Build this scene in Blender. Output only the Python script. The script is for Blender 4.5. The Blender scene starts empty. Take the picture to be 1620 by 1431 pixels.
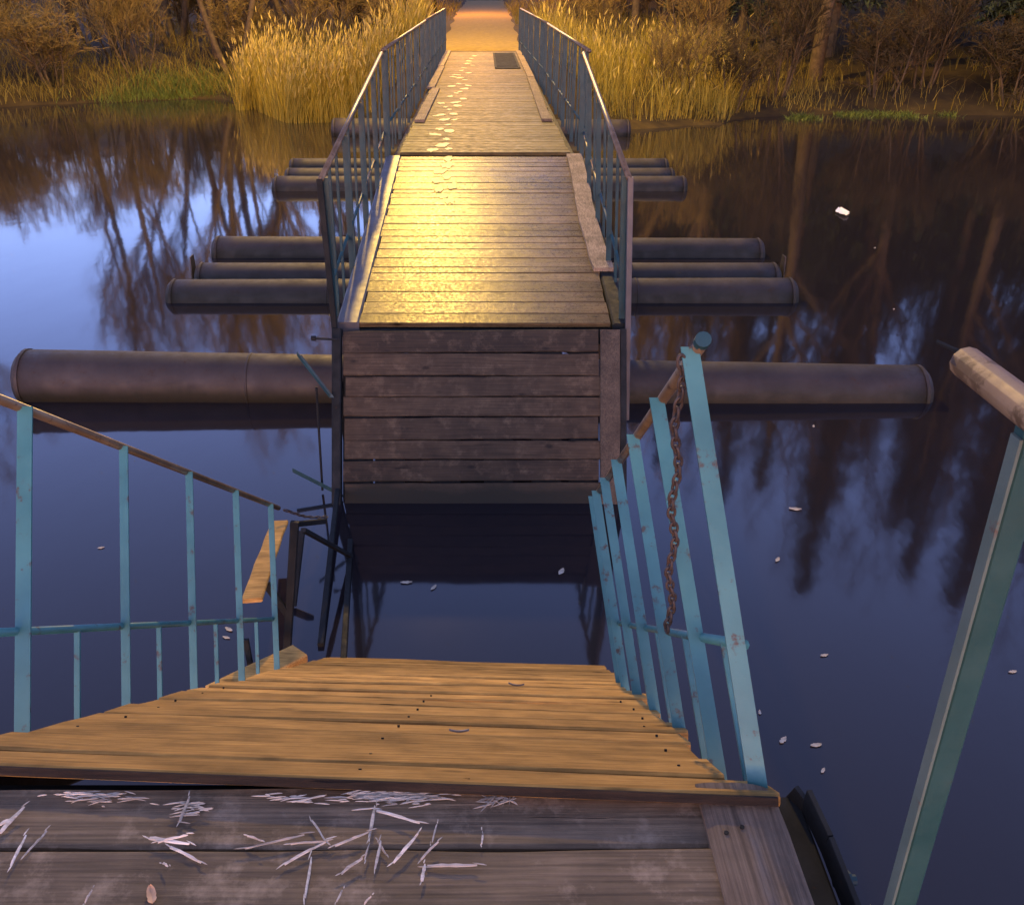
import bpy, bmesh, math, random
from mathutils import Vector, Matrix, noise
R = math.radians
V = Vector
S = bpy.context.scene
COL = S.collection

# ------------------------------------------------------------------ camera
CAM_H = 3.4            # lens height above the water
PITCH = R(27.0)
FPX = 1431.0           # focal length in photograph pixels (1620 wide)
cd = bpy.data.cameras.new("camera")
cam = bpy.data.objects.new("camera", cd)
COL.objects.link(cam)
cam.location = (0, 0, CAM_H)
cam.rotation_euler = (R(90) - PITCH, 0, 0)
cd.sensor_width = 36.0
cd.lens = FPX / 1620.0 * 36.0
cd.shift_x = 43.0 / 1620.0
cd.clip_start = 0.05
cd.clip_end = 2000
S.camera = cam

# ------------------------------------------------------------------ world, afterglow, exposure
SUN_EL, SUN_ROT = R(4.0), R(185.0)
w = bpy.data.worlds.new("World")
S.world = w
w.use_nodes = True
nt = w.node_tree
for n in list(nt.nodes):
    nt.nodes.remove(n)
out = nt.nodes.new('ShaderNodeOutputWorld')
bg = nt.nodes.new('ShaderNodeBackground')
sky = nt.nodes.new('ShaderNodeTexSky')
sky.sky_type = 'NISHITA'
sky.sun_disc = False
sky.sun_elevation = SUN_EL
sky.sun_rotation = SUN_ROT
tint = nt.nodes.new('ShaderNodeMix')
tint.data_type = 'RGBA'
tint.blend_type = 'MULTIPLY'
tint.inputs[0].default_value = 1.0
tcw = nt.nodes.new('ShaderNodeTexCoord')
sep = nt.nodes.new('ShaderNodeSeparateXYZ')
grd = nt.nodes.new('ShaderNodeValToRGB')
for k_, (p_, c_) in enumerate(((0.05, (0.98, 0.80, 1.50)), (0.20, (0.92, 1.0, 2.25)), (0.40, (0.98, 0.94, 1.85)), (0.75, (1.02, 0.86, 1.36)))):
    e_ = grd.color_ramp.elements[k_] if k_ < 2 else grd.color_ramp.elements.new(p_)
    e_.position = p_
    e_.color = (*c_, 1)
nt.links.new(tcw.outputs['Generated'], sep.inputs[0])
nt.links.new(sep.outputs[2], grd.inputs[0])
nt.links.new(grd.outputs[0], tint.inputs[7])
nt.links.new(sky.outputs[0], tint.inputs[6])
nt.links.new(tint.outputs[2], bg.inputs[0])
nt.links.new(bg.outputs[0], out.inputs[0])
bg.inputs[1].default_value = 0.13

sd = bpy.data.lights.new("sun", 'SUN')
sun = bpy.data.objects.new("sun", sd)
COL.objects.link(sun)
sd.energy = 0.03
sd.angle = R(30)
sd.color = (1.0, 0.88, 0.74)
sun.rotation_euler = (R(55), 0, R(-12))     # last glow from behind the photographer

S.view_settings.view_transform = 'Standard'
S.view_settings.look = 'None'
S.view_settings.exposure = 2.3
S.view_settings.gamma = 1.0
S.cycles.max_bounces = 6
S.cycles.sample_clamp_indirect = 4.0

rnd = random.Random(7)

# ------------------------------------------------------------------ helpers
def ray(px, py):
    x = (px - 767.0) / FPX
    y = (715.5 - py) / FPX
    c, s = math.cos(PITCH), math.sin(PITCH)
    return V((x, c + y * s, -s + y * c))

def on_z(px, py, z):
    """the point of the level surface at height z seen at that spot"""
    d = ray(px, py)
    return V((0, 0, CAM_H)) + d * ((z - CAM_H) / d.z)

def tag(o, label=None, cat=None, group=None, kind=None):
    if label: o['label'] = label
    if cat: o['category'] = cat
    if group: o['group'] = group
    if kind: o['kind'] = kind
    return o

def empty(name, loc, label, cat, group=None):
    o = bpy.data.objects.new(name, None)
    COL.objects.link(o)
    o.location = loc
    o.empty_display_size = 0.2
    return tag(o, label, cat, group)

class MB:
    def __init__(self):
        self.v, self.f = [], []
    def add(self, vs, fs):
        b = len(self.v)
        self.v += [V(p) for p in vs]
        self.f += [tuple(i + b for i in f) for f in fs]
    def box(self, c, sx, sy, sz):
        x, y, z = sx / 2, sy / 2, sz / 2
        c = V(c)
        vs = [c + V((i * x, j * y, k * z)) for i in (-1, 1) for j in (-1, 1) for k in (-1, 1)]
        self.add(vs, [(0, 1, 3, 2), (4, 6, 7, 5), (0, 4, 5, 1), (2, 3, 7, 6), (0, 2, 6, 4), (1, 5, 7, 3)])
    def bar(self, p, q, a, wa, wb, ch=0.0):
        """square-section bar from p to q; a = side direction, wa wide along a, wb across"""
        p, q, a = V(p), V(q), V(a)
        d = (q - p).normalized()
        a = (a - d * a.dot(d)).normalized()
        b = d.cross(a)
        ch = ch or min(wa, wb) * 0.12
        x, y = wa / 2, wb / 2
        prof = [(-x + ch, -y), (x - ch, -y), (x, -y + ch), (x, y - ch), (x - ch, y), (-x + ch, y), (-x, y - ch), (-x, -y + ch)]
        vs = [p + a * u + b * t for u, t in prof] + [q + a * u + b * t for u, t in prof]
        n = 8
        fs = [(i, (i + 1) % n, n + (i + 1) % n, n + i) for i in range(n)]
        fs += [tuple(range(n))[::-1], tuple(range(n, 2 * n))]
        self.add(vs, fs)
    def angle(self, p, q, a, b, w, t):
        """angle iron: one leg along a, the other along b"""
        p, q, a, b = V(p), V(q), V(a).normalized(), V(b).normalized()
        prof = [(0, 0), (w, 0), (w, t), (t, t), (t, w), (0, w)]
        vs = [p + a * u + b * s for u, s in prof] + [q + a * u + b * s for u, s in prof]
        fs = [(i, (i + 1) % 6, 6 + (i + 1) % 6, 6 + i) for i in range(6)]
        fs += [(3, 2, 1, 0), (5, 4, 3, 0), (6, 7, 8, 9), (6, 9, 10, 11)]
        self.add(vs, fs)
    def tube(self, pts, rs, n=8, caps=True):
        pts = [V(p) for p in pts]
        if not isinstance(rs, (list, tuple)):
            rs = [rs] * len(pts)
        b = len(self.v)
        ref = None
        for i, p in enumerate(pts):
            d = (pts[min(i + 1, len(pts) - 1)] - pts[max(i - 1, 0)])
            d = d.normalized() if d.length > 1e-9 else V((0, 0, 1))
            if ref is None:
                ref = V((0, 0, 1)) if abs(d.z) < 0.9 else V((1, 0, 0))
            a = (ref - d * ref.dot(d)).normalized()
            ref = a
            c = d.cross(a)
            for k in range(n):
                t = 2 * math.pi * k / n
                self.v.append(p + (a * math.cos(t) + c * math.sin(t)) * rs[i])
        for i in range(len(pts) - 1):
            for k in range(n):
                self.f.append((b + i * n + k, b + i * n + (k + 1) % n, b + (i + 1) * n + (k + 1) % n, b + (i + 1) * n + k))
        if caps:
            self.f.append(tuple(b + k for k in range(n))[::-1])
            e = b + (len(pts) - 1) * n
            self.f.append(tuple(e + k for k in range(n)))
    def torus(self, c, u, v_, ru, rv, r, n=14, m=6):
        c, u, v_ = V(c), V(u).normalized(), V(v_).normalized()
        b = len(self.v)
        wv = u.cross(v_)
        for i in range(n):
            t = 2 * math.pi * i / n
            o = u * math.cos(t) * ru + v_ * math.sin(t) * rv
            nrm = (u * math.cos(t) * rv + v_ * math.sin(t) * ru).normalized()
            for k in range(m):
                s = 2 * math.pi * k / m
                self.v.append(c + o + (nrm * math.cos(s) + wv * math.sin(s)) * r)
        for i in range(n):
            for k in range(m):
                self.f.append((b + i * m + k, b + ((i + 1) % n) * m + k, b + ((i + 1) % n) * m + (k + 1) % m, b + i * m + (k + 1) % m))
    def build(self, name, mat, parent=None, smooth=False, loc=None):
        me = bpy.data.meshes.new(name)
        off = V(parent.location) if parent and loc is None else V((0, 0, 0))
        if parent and parent.parent:
            off = V(parent.parent.location) + V(parent.location)
        if loc is not None:
            off = V(loc)
        me.from_pydata([tuple(p - off) for p in self.v], [], self.f)
        me.materials.append(mat)
        if smooth:
            me.polygons.foreach_set('use_smooth', [True] * len(me.polygons))
        me.update()
        o = bpy.data.objects.new(name, me)
        COL.objects.link(o)
        if parent:
            o.parent = parent
        elif loc is not None:
            o.location = loc
        return o

# ------------------------------------------------------------------ materials
def mat(name):
    m = bpy.data.materials.new(name)
    m.use_nodes = True
    n = m.node_tree
    return m, n, n.nodes['Principled BSDF']

def N(n, t, **kw):
    o = n.nodes.new(t)
    for k, v in kw.items():
        if k in o.inputs:
            o.inputs[k].default_value = v
        else:
            setattr(o, k, v)
    return o

def ramp(n, stops):
    r = n.nodes.new('ShaderNodeValToRGB')
    e = r.color_ramp.elements
    while len(e) < len(stops):
        e.new(0.5)
    for i, (p, c) in enumerate(stops):
        e[i].position = p
        e[i].color = (*c, 1) if len(c) == 3 else c
    return r

def g(x):
    return (x, x, x)

def wood(name, c0, c1, axis='X', rough=0.75, wet=None, pale=None, bump=0.5, spec=0.3, wscale=14):
    m, n, p = mat(name)
    L = n.links
    tc = N(n, 'ShaderNodeTexCoord')
    oi = N(n, 'ShaderNodeObjectInfo')
    addv = N(n, 'ShaderNodeVectorMath', operation='MULTIPLY_ADD')
    comb = N(n, 'ShaderNodeCombineXYZ')
    for i in range(3):
        L.new(oi.outputs['Random'], comb.inputs[i])
    addv.inputs[1].default_value = (37, 53, 19)
    L.new(comb.outputs[0], addv.inputs[0])
    L.new(tc.outputs['Object'], addv.inputs[2])
    mp = N(n, 'ShaderNodeMapping')
    mp.inputs['Scale'].default_value = {'X': (1.6, 38, 38), 'Y': (38, 1.6, 38)}[axis]
    L.new(addv.outputs[0], mp.inputs[0])
    grain = N(n, 'ShaderNodeTexNoise')
    grain.inputs['Scale'].default_value = 1.6
    grain.inputs['Detail'].default_value = 9
    grain.inputs['Roughness'].default_value = 0.68
    grain.inputs['Distortion'].default_value = 0.6
    L.new(mp.outputs[0], grain.inputs[0])
    blot = N(n, 'ShaderNodeTexNoise')
    blot.inputs['Scale'].default_value = 5.5
    blot.inputs['Detail'].default_value = 6
    blot.inputs['Roughness'].default_value = 0.62
    L.new(addv.outputs[0], blot.inputs[0])
    cr = ramp(n, [(0.30, c0), (0.68, c1)])
    L.new(grain.outputs[0], cr.inputs[0])
    br = ramp(n, [(0.30, g(0.55)), (0.66, g(1.15))])
    L.new(blot.outputs[0], br.inputs[0])
    mul = N(n, 'ShaderNodeMix', data_type='RGBA', blend_type='MULTIPLY')
    mul.inputs[0].default_value = 1
    L.new(cr.outputs[0], mul.inputs[6])
    L.new(br.outputs[0], mul.inputs[7])
    # each plank its own tone
    tr = ramp(n, [(0.0, g(0.62)), (1.0, g(1.25))])
    L.new(oi.outputs['Random'], tr.inputs[0])
    mul2 = N(n, 'ShaderNodeMix', data_type='RGBA', blend_type='MULTIPLY')
    mul2.inputs[0].default_value = 1
    L.new(mul.outputs[2], mul2.inputs[6])
    L.new(tr.outputs[0], mul2.inputs[7])
    col = mul2.outputs[2]
    if pale:
        pn = N(n, 'ShaderNodeTexNoise')
        pn.inputs['Scale'].default_value = 9
        pn.inputs['Detail'].default_value = 8
        pn.inputs['Roughness'].default_value = 0.7
        L.new(addv.outputs[0], pn.inputs[0])
        pr = ramp(n, [(0.52, g(0)), (0.68, g(0.8))])
        L.new(pn.outputs[0], pr.inputs[0])
        mx = N(n, 'ShaderNodeMix', data_type='RGBA')
        L.new(pr.outputs[0], mx.inputs[0])
        L.new(col, mx.inputs[6])
        mx.inputs[7].default_value = (*pale, 1)
        col = mx.outputs[2]
    # hairline grain, drying cracks and knots
    mp2 = N(n, 'ShaderNodeMapping')
    mp2.inputs['Scale'].default_value = {'X': (2.2, 150, 150), 'Y': (150, 2.2, 150)}[axis]
    L.new(addv.outputs[0], mp2.inputs[0])
    fine = N(n, 'ShaderNodeTexNoise')
    fine.inputs['Scale'].default_value = 1.0
    fine.inputs['Detail'].default_value = 4
    L.new(mp2.outputs[0], fine.inputs[0])
    fr = ramp(n, [(0.30, g(0.62)), (0.60, g(1.12))])
    L.new(fine.outputs[0], fr.inputs[0])
    mp3 = N(n, 'ShaderNodeMapping')
    mp3.inputs['Scale'].default_value = {'X': (2.5, 60, 60), 'Y': (60, 2.5, 60)}[axis]
    mp3.inputs['Location'].default_value = (5, 9, 3)
    L.new(addv.outputs[0], mp3.inputs[0])
    crk = N(n, 'ShaderNodeTexNoise')
    crk.inputs['Scale'].default_value = 1.0
    crk.inputs['Detail'].default_value = 3
    crk.inputs['Distortion'].default_value = 0.3
    L.new(mp3.outputs[0], crk.inputs[0])
    ck = ramp(n, [(0.255, g(0.22)), (0.29, g(1.0))])
    L.new(crk.outputs[0], ck.inputs[0])
    mp4 = N(n, 'ShaderNodeMapping')
    mp4.inputs['Scale'].default_value = {'X': (3.0, 7, 7), 'Y': (7, 3.0, 7)}[axis]
    L.new(addv.outputs[0], mp4.inputs[0])
    vo = N(n, 'ShaderNodeTexVoronoi')
    vo.inputs['Scale'].default_value = 1.0
    L.new(mp4.outputs[0], vo.inputs[0])
    kn = ramp(n, [(0.05, g(0.35)), (0.13, g(1.0))])
    L.new(vo.outputs['Distance'], kn.inputs[0])
    for e_ in (fr, ck, kn):
        mm = N(n, 'ShaderNodeMix', data_type='RGBA', blend_type='MULTIPLY')
        mm.inputs[0].default_value = 1
        L.new(col, mm.inputs[6])
        L.new(e_.outputs[0], mm.inputs[7])
        col = mm.outputs[2]
    L.new(col, p.inputs['Base Color'])
    p.inputs['Specular IOR Level'].default_value = spec
    if wet:
        wn = N(n, 'ShaderNodeTexNoise')
        wn.inputs['Scale'].default_value = wscale
        wn.inputs['Detail'].default_value = 7
        wn.inputs['Roughness'].default_value = 0.7
        L.new(tc.outputs['Object'], wn.inputs[0])
        wr = ramp(n, [(0.38, g(wet)), (0.66, g(rough))])
        L.new(wn.outputs[0], wr.inputs[0])
        L.new(wr.outputs[0], p.inputs['Roughness'])
    else:
        p.inputs['Roughness'].default_value = rough
    b1 = N(n, 'ShaderNodeBump')
    b1.inputs['Strength'].default_value = bump
    b1.inputs['Distance'].default_value = 0.006
    L.new(grain.outputs[0], b1.inputs['Height'])
    b2 = N(n, 'ShaderNodeBump')
    b2.inputs['Strength'].default_value = bump * 0.8
    b2.inputs['Distance'].default_value = 0.015
    L.new(blot.outputs[0], b2.inputs['Height'])
    L.new(b1.outputs[0], b2.inputs['Normal'])
    b3 = N(n, 'ShaderNodeBump')
    b3.inputs['Strength'].default_value = bump
    b3.inputs['Distance'].default_value = 0.008
    L.new(ck.outputs[0], b3.inputs['Height'])
    L.new(b2.outputs[0], b3.inputs['Normal'])
    L.new(b3.outputs[0], p.inputs['Normal'])
    return m

def metal(name, c0, c1, c2, rust=0.5, rough=0.55, metallic=0.0, scale=18, spec=0.5):
    """paint c0/c1 with rust c2 breaking through"""
    m, n, p = mat(name)
    L = n.links
    tc = N(n, 'ShaderNodeTexCoord')
    a = N(n, 'ShaderNodeTexNoise')
    a.inputs['Scale'].default_value = scale * 0.4
    a.inputs['Detail'].default_value = 6
    L.new(tc.outputs['Object'], a.inputs[0])
    r1 = ramp(n, [(0.3, c0), (0.7, c1)])
    L.new(a.outputs[0], r1.inputs[0])
    b = N(n, 'ShaderNodeTexNoise')
    b.inputs['Scale'].default_value = scale
    b.inputs['Detail'].default_value = 9
    b.inputs['Roughness'].default_value = 0.72
    L.new(tc.outputs['Object'], b.inputs[0])
    r2 = ramp(n, [(rust, g(0)), (rust + 0.07, g(1))])
    L.new(b.outputs[0], r2.inputs[0])
    mx = N(n, 'ShaderNodeMix', data_type='RGBA')
    L.new(r2.outputs[0], mx.inputs[0])
    L.new(r1.outputs[0], mx.inputs[6])
    mx.inputs[7].default_value = (*c2, 1)
    L.new(mx.outputs[2], p.inputs['Base Color'])
    rr = ramp(n, [(0.3, g(rough * 0.75)), (0.7, g(min(1, rough * 1.3)))])
    L.new(b.outputs[0], rr.inputs[0])
    L.new(rr.outputs[0], p.inputs['Roughness'])
    p.inputs['Metallic'].default_value = metallic
    p.inputs['Specular IOR Level'].default_value = spec
    bp = N(n, 'ShaderNodeBump')
    bp.inputs['Strength'].default_value = 0.35
    bp.inputs['Distance'].default_value = 0.003
    L.new(b.outputs[0], bp.inputs['Height'])
    L.new(bp.outputs[0], p.inputs['Normal'])
    return m

def plant(name, stops, rough=0.7, scale=2.5, trans=0.0):
    m, n, p = mat(name)
    L = n.links
    tc = N(n, 'ShaderNodeTexCoord')
    a = N(n, 'ShaderNodeTexNoise')
    a.inputs['Scale'].default_value = scale
    a.inputs['Detail'].default_value = 5
    a.inputs['Roughness'].default_value = 0.65
    L.new(tc.outputs['Object'], a.inputs[0])
    r = ramp(n, stops)
    L.new(a.outputs[0], r.inputs[0])
    L.new(r.outputs[0], p.inputs['Base Color'])
    p.inputs['Roughness'].default_value = rough
    p.inputs['Specular IOR Level'].default_value = 0.25
    return m

M = {}
M['deck'] = wood('worn_wet_deck', (0.095, 0.060, 0.028), (0.21, 0.140, 0.065), rough=0.52, wet=0.20, bump=0.3, spec=0.07, wscale=42)
M['deck_far'] = wood('far_deck', (0.09, 0.066, 0.026), (0.175, 0.13, 0.05), rough=0.72, wet=0.5, bump=0.4, spec=0.12)
M['ramp'] = wood('dry_ramp_boards', (0.38, 0.205, 0.05), (0.58, 0.335, 0.095), rough=0.8, bump=0.3, spec=0.2)
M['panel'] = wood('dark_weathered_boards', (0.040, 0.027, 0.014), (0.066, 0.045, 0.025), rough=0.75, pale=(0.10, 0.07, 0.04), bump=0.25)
M['platform'] = wood('grey_weathered_boards', (0.082, 0.056, 0.031), (0.185, 0.130, 0.076), rough=0.7, pale=(0.32, 0.235, 0.15), bump=0.6)
M['edge_shade'] = wood('shaded_ramp_edge', (0.010, 0.007, 0.004), (0.032, 0.020, 0.011), rough=0.9, bump=0.8)  # dark wood colour that stands in for shade on the ramp's front face
M['side'] = wood('grey_side_board', (0.085, 0.058, 0.036), (0.22, 0.155, 0.10), axis='Y', rough=0.8, bump=0.7)
M['side_far'] = wood('yellowed_side_board', (0.16, 0.11, 0.07), (0.32, 0.23, 0.14), axis='Y', rough=0.8)
M['chip'] = wood('pale_splinter_wood', (0.42, 0.36, 0.28), (0.74, 0.66, 0.54), rough=0.8, bump=0.2)
M['teal_shade'] = metal('shaded_teal_paint', (0.012, 0.05, 0.045), (0.022, 0.075, 0.068), (0.06, 0.04, 0.03), rust=0.66, rough=0.5)  # teal darkened: shade on the near post's front face put into the colour
M['teal_lit'] = metal('lit_teal_paint', (0.07, 0.11, 0.09), (0.12, 0.16, 0.13), (0.10, 0.06, 0.04), rust=0.6, rough=0.5)  # teal made paler: light on the near post's inner face put into the colour
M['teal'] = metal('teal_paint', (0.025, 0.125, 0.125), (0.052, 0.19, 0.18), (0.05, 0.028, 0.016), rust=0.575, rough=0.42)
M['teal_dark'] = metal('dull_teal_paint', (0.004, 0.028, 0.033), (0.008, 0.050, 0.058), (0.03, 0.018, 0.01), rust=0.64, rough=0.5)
M['rail'] = metal('rubbed_steel_rail', (0.10, 0.066, 0.035), (0.20, 0.145, 0.085), (0.05, 0.03, 0.018), rust=0.56, rough=0.38, metallic=0.35)
M['rail_dull'] = metal('dull_pipe_rail', (0.13, 0.085, 0.06), (0.24, 0.17, 0.125), (0.07, 0.04, 0.025), rust=0.54, rough=0.6)
M['black'] = metal('black_steel', (0.006, 0.008, 0.008), (0.015, 0.017, 0.017), (0.03, 0.018, 0.01), rust=0.64, rough=0.7, spec=0.2)
M['chain'] = metal('rusty_chain', (0.03, 0.022, 0.018), (0.06, 0.042, 0.032), (0.07, 0.036, 0.02), rust=0.58, rough=0.6, scale=40)
M['pipe'] = metal('weathered_pipe', (0.022, 0.018, 0.017), (0.044, 0.036, 0.032), (0.035, 0.022, 0.014), rust=0.60, rough=0.62, scale=7, spec=0.3)
M['channel'] = metal('grey_channel', (0.055, 0.054, 0.056), (0.095, 0.09, 0.09), (0.10, 0.07, 0.05), rust=0.62, rough=0.45)
M['pale_print'] = plant('pale_footprint', [(0.3, (0.28, 0.21, 0.075)), (0.6, (0.46, 0.36, 0.14))], rough=0.5, scale=20)
M['grate'] = metal('dark_grate', (0.02, 0.02, 0.02), (0.04, 0.04, 0.04), (0.05, 0.03, 0.02), rust=0.6, rough=0.9, spec=0.1)
M['bark'] = plant('bark', [(0.3, (0.035, 0.025, 0.012)), (0.7, (0.10, 0.07, 0.035))], rough=0.9, scale=6)
M['twig'] = plant('twig', [(0.3, (0.09, 0.06, 0.016)), (0.7, (0.20, 0.14, 0.04))], rough=0.9, scale=1.5)
M['dark_twig'] = plant('dark_twig', [(0.3, (0.025, 0.018, 0.007)), (0.7, (0.065, 0.045, 0.015))], rough=0.9, scale=1.5)
M['needle'] = plant('needles', [(0.3, (0.02, 0.03, 0.012)), (0.7, (0.05, 0.06, 0.025))], rough=0.8)
M['drygrass'] = plant('dry_grass', [(0.25, (0.07, 0.05, 0.006)), (0.5, (0.14, 0.105, 0.012)), (0.75, (0.20, 0.16, 0.022))], scale=1.2)
M['greengrass'] = plant('green_grass', [(0.3, (0.05, 0.075, 0.010)), (0.7, (0.12, 0.145, 0.02))], scale=1.2)
M['reed'] = plant('reed', [(0.25, (0.15, 0.105, 0.010)), (0.5, (0.26, 0.195, 0.02)), (0.75, (0.36, 0.28, 0.04))], scale=1.6)
M['plume'] = plant('reed_plume', [(0.3, (0.26, 0.185, 0.03)), (0.7, (0.42, 0.32, 0.08))], scale=4)
M['soil'] = plant('soil', [(0.3, (0.018, 0.011, 0.003)), (0.55, (0.04, 0.026, 0.006)), (0.75, (0.065, 0.043, 0.01))], rough=0.95, scale=1.0)
M['gravel'] = plant('gravel', [(0.3, (0.13, 0.085, 0.018)), (0.7, (0.25, 0.17, 0.04))], rough=0.9, scale=6)
M['leaf'] = plant('fallen_leaf', [(0.3, (0.20, 0.16, 0.10)), (0.6, (0.52, 0.46, 0.36))], scale=12)
M['scrap'] = plant('white_scrap', [(0.3, (0.70, 0.66, 0.58)), (0.7, (0.88, 0.84, 0.76))], scale=12)

def waterline(m):
    n = m.node_tree
    p = n.nodes['Principled BSDF']
    L = n.links
    src = p.inputs['Base Color'].links[0].from_socket
    geo = N(n, 'ShaderNodeNewGeometry')
    sx = N(n, 'ShaderNodeSeparateXYZ')
    L.new(geo.outputs['Position'], sx.inputs[0])
    nz = N(n, 'ShaderNodeTexNoise')
    nz.inputs['Scale'].default_value = 3.0
    nz.inputs['Detail'].default_value = 8
    L.new(geo.outputs['Position'], nz.inputs[0])
    ma = N(n, 'ShaderNodeMath', operation='MULTIPLY_ADD')
    ma.inputs[1].default_value = -0.16
    L.new(nz.outputs[0], ma.inputs[0])
    L.new(sx.outputs[2], ma.inputs[2])
    r = ramp(n, [(0.0, g(1)), (0.10, g(0))])
    L.new(ma.outputs[0], r.inputs[0])
    mx = N(n, 'ShaderNodeMix', data_type='RGBA')
    L.new(r.outputs[0], mx.inputs[0])
    L.new(src, mx.inputs[6])
    mx.inputs[7].default_value = (0.014, 0.013, 0.007, 1)
    L.new(mx.outputs[2], p.inputs['Base Color'])
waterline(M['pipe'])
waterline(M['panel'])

# water
m, n, p = mat('still_water')
L = n.links
p.inputs['Base Color'].default_value = (0.014, 0.012, 0.014, 1)
p.inputs['IOR'].default_value = 1.45
p.inputs['Specular IOR Level'].default_value = 0.5
p.inputs['Roughness'].default_value = 0.055
tc = N(n, 'ShaderNodeTexCoord')
mp = N(n, 'ShaderNodeMapping')
mp.inputs['Scale'].default_value = (0.9, 0.45, 1)
L.new(tc.outputs['Object'], mp.inputs[0])
a = N(n, 'ShaderNodeTexNoise')
a.inputs['Scale'].default_value = 2.2
a.inputs['Detail'].default_value = 4
L.new(mp.outputs[0], a.inputs[0])
bp = N(n, 'ShaderNodeBump')
bp.inputs['Strength'].default_value = 0.03
bp.inputs['Distance'].default_value = 0.06
L.new(a.outputs[0], bp.inputs['Height'])
L.new(bp.outputs[0], p.inputs['Normal'])
M['water'] = m

# ------------------------------------------------------------------ ground, water, path
def shore(x):
    """y of the waterline at that x"""
    pts = [(-60, 20), (-24, 25), (-13, 33), (-9.5, 34.5), (-7.6, 31), (-5.5, 28.2), (-2, 27.3), (2, 27), (4.2, 26.3), (6.5, 27.2), (8, 29), (12, 30), (18, 29), (24, 26), (32, 20), (60, 8)]
    for (x0, y0), (x1, y1) in zip(pts, pts[1:]):
        if x <= x1:
            t = (x - x0) / (x1 - x0)
            t = t * t * (3 - 2 * t)
            return y0 + (y1 - y0) * t + 0.35 * noise.noise(V((x * 0.8, 3, 0)))
    return pts[-1][1]

def ground_z(x, y):
    d = y - shore(x)
    if d < 0:
        z = max(-1.2, d * 0.45) - 0.02
    else:
        k = 1.0 - math.exp(-d / 5.0)
        z = k * 1.5 + 0.030 * d
        z += 0.25 * noise.noise(V((x * 0.25, y * 0.25, 1))) * min(1, d / 2) + 0.08 * noise.noise(V((x * 1.1, y * 1.1, 4)))* min(1, d)
    # wooded slope behind the banks
    t = min(1.0, max(0.0, (y - 46 + 0.25 * min(0, x)) / 34.0))
    t = t * t * (3 - 2 * t)
    a = min(1.0, max(0.22 * min(1, max(0, (y - 62) / 20)), (abs(x) - 3.0) / 9.0))
    z += t * a * (17.0 if x > 0 else 7.0) * (1 + 0.25 * noise.noise(V((x * 0.06, y * 0.06, 9))))
    # embankment that carries the path to the end of the bridge
    e = max(0.0, abs(x + 0.1) - 1.7)
    pz = 1.86 + max(0, y - 27) * 0.012
    if y > 25.5:
        f = math.exp(-(e / 1.3) ** 2) * min(1, (y - 25.5) / 1.6)
        z = z * (1 - f) + pz * f
    return z

b = MB()
xs = [-160 + 20 * i for i in range(5)] + [-60 + i * 0.75 for i in range(1, 160)] + [60 + 20 * i for i in range(0, 6)]
ys = [5 + i * 2.0 for i in range(6)] + [17 + i * 0.6 for i in range(75)] + [62 + 4 * i for i in range(1, 12)] + [120, 160, 240, 400]
for y in ys:
    for x in xs:
        b.v.append(V((x, y, ground_z(x, y))))
nx = len(xs)
for j in range(len(ys) - 1):
    for i in range(nx - 1):
        b.f.append((j * nx + i, j * nx + i + 1, (j + 1) * nx + i + 1, (j + 1) * nx + i))
tag(b.build('ground', M['soil'], smooth=True), kind='structure')

b = MB()
b.add([(-400, -120, 0), (400, -120, 0), (400, 60, 0), (-400, 60, 0)], [(0, 1, 2, 3)])
tag(b.build('water', M['water']), kind='structure')
b = MB()
b.add([(-400, -120, -3), (400, -120, -3), (400, 20, -3), (-400, 20, -3)], [(0, 1, 2, 3)])
tag(b.build('pond_bed', M['soil']), kind='structure')

b = MB()
k = 40
for i in range(k + 1):
    y = 26.9 + i * 1.6
    wdt = 1.15 + 0.02 * i
    for s in range(7):
        x = -0.1 + (s / 3 - 1) * wdt * (1 + 0.05 * math.sin(i * 1.3 + s))
        b.v.append(V((x, y, ground_z(x, y) + 0.03 * (1 - abs(s / 3 - 1)) + 0.012)))
for i in range(k):
    for s in range(6):
        b.f.append((i * 7 + s, i * 7 + s + 1, (i + 1) * 7 + s + 1, (i + 1) * 7 + s))
tag(b.build('path', M['gravel'], smooth=True), kind='structure')

# ------------------------------------------------------------------ planks
def plank(parent, name, material, p0, along, across, up, length, width, thick, seed, rough_end=0.012, warp=0.004, nseg=22):
    """one sawn board: p0 = middle of its underside, along = its long direction"""
    r = random.Random(seed)
    al, ac, u = V(along).normalized(), V(across).normalized(), V(up).normalized()
    b = MB()
    ch = min(0.006, thick * 0.25)
    x, t = width / 2, thick
    prof = [(-x + ch, 0), (x - ch, 0), (x, ch), (x, t - ch), (x - ch, t), (0, t), (-x + ch, t), (-x, t - ch), (-x, ch)]
    n = len(prof)
    e0, e1 = r.uniform(-rough_end, rough_end), r.uniform(-rough_end, rough_end)
    for i in range(nseg + 1):
        s = i / nseg
        L_ = -length / 2 + e0 + (length + e1 - e0) * s
        for j, (a_, h) in enumerate(prof):
            q = V((L_ * 2.2 + seed * 3.1, a_ * 8, seed * 1.7))
            da = noise.noise(q * 2.0) * warp * (1 if abs(a_) > x * 0.5 else 0.2)
            dh = noise.noise(V((L_ * 1.1, seed * 5.3, a_ * 3))) * warp * 1.2
            b.v.append(V(p0) + al * L_ + ac * (a_ + da) + u * (h + (dh if h > 0 else 0)))
    for i in range(nseg):
        for j in range(n):
            b.f.append((i * n + j, i * n + (j + 1) % n, (i + 1) * n + (j + 1) % n, (i + 1) * n + j))
    b.f.append(tuple(range(n))[::-1])
    b.f.append(tuple(nseg * n + j for j in range(n)))
    o = b.build(name, material, parent)
    return o

X = V((1, 0, 0))
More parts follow.
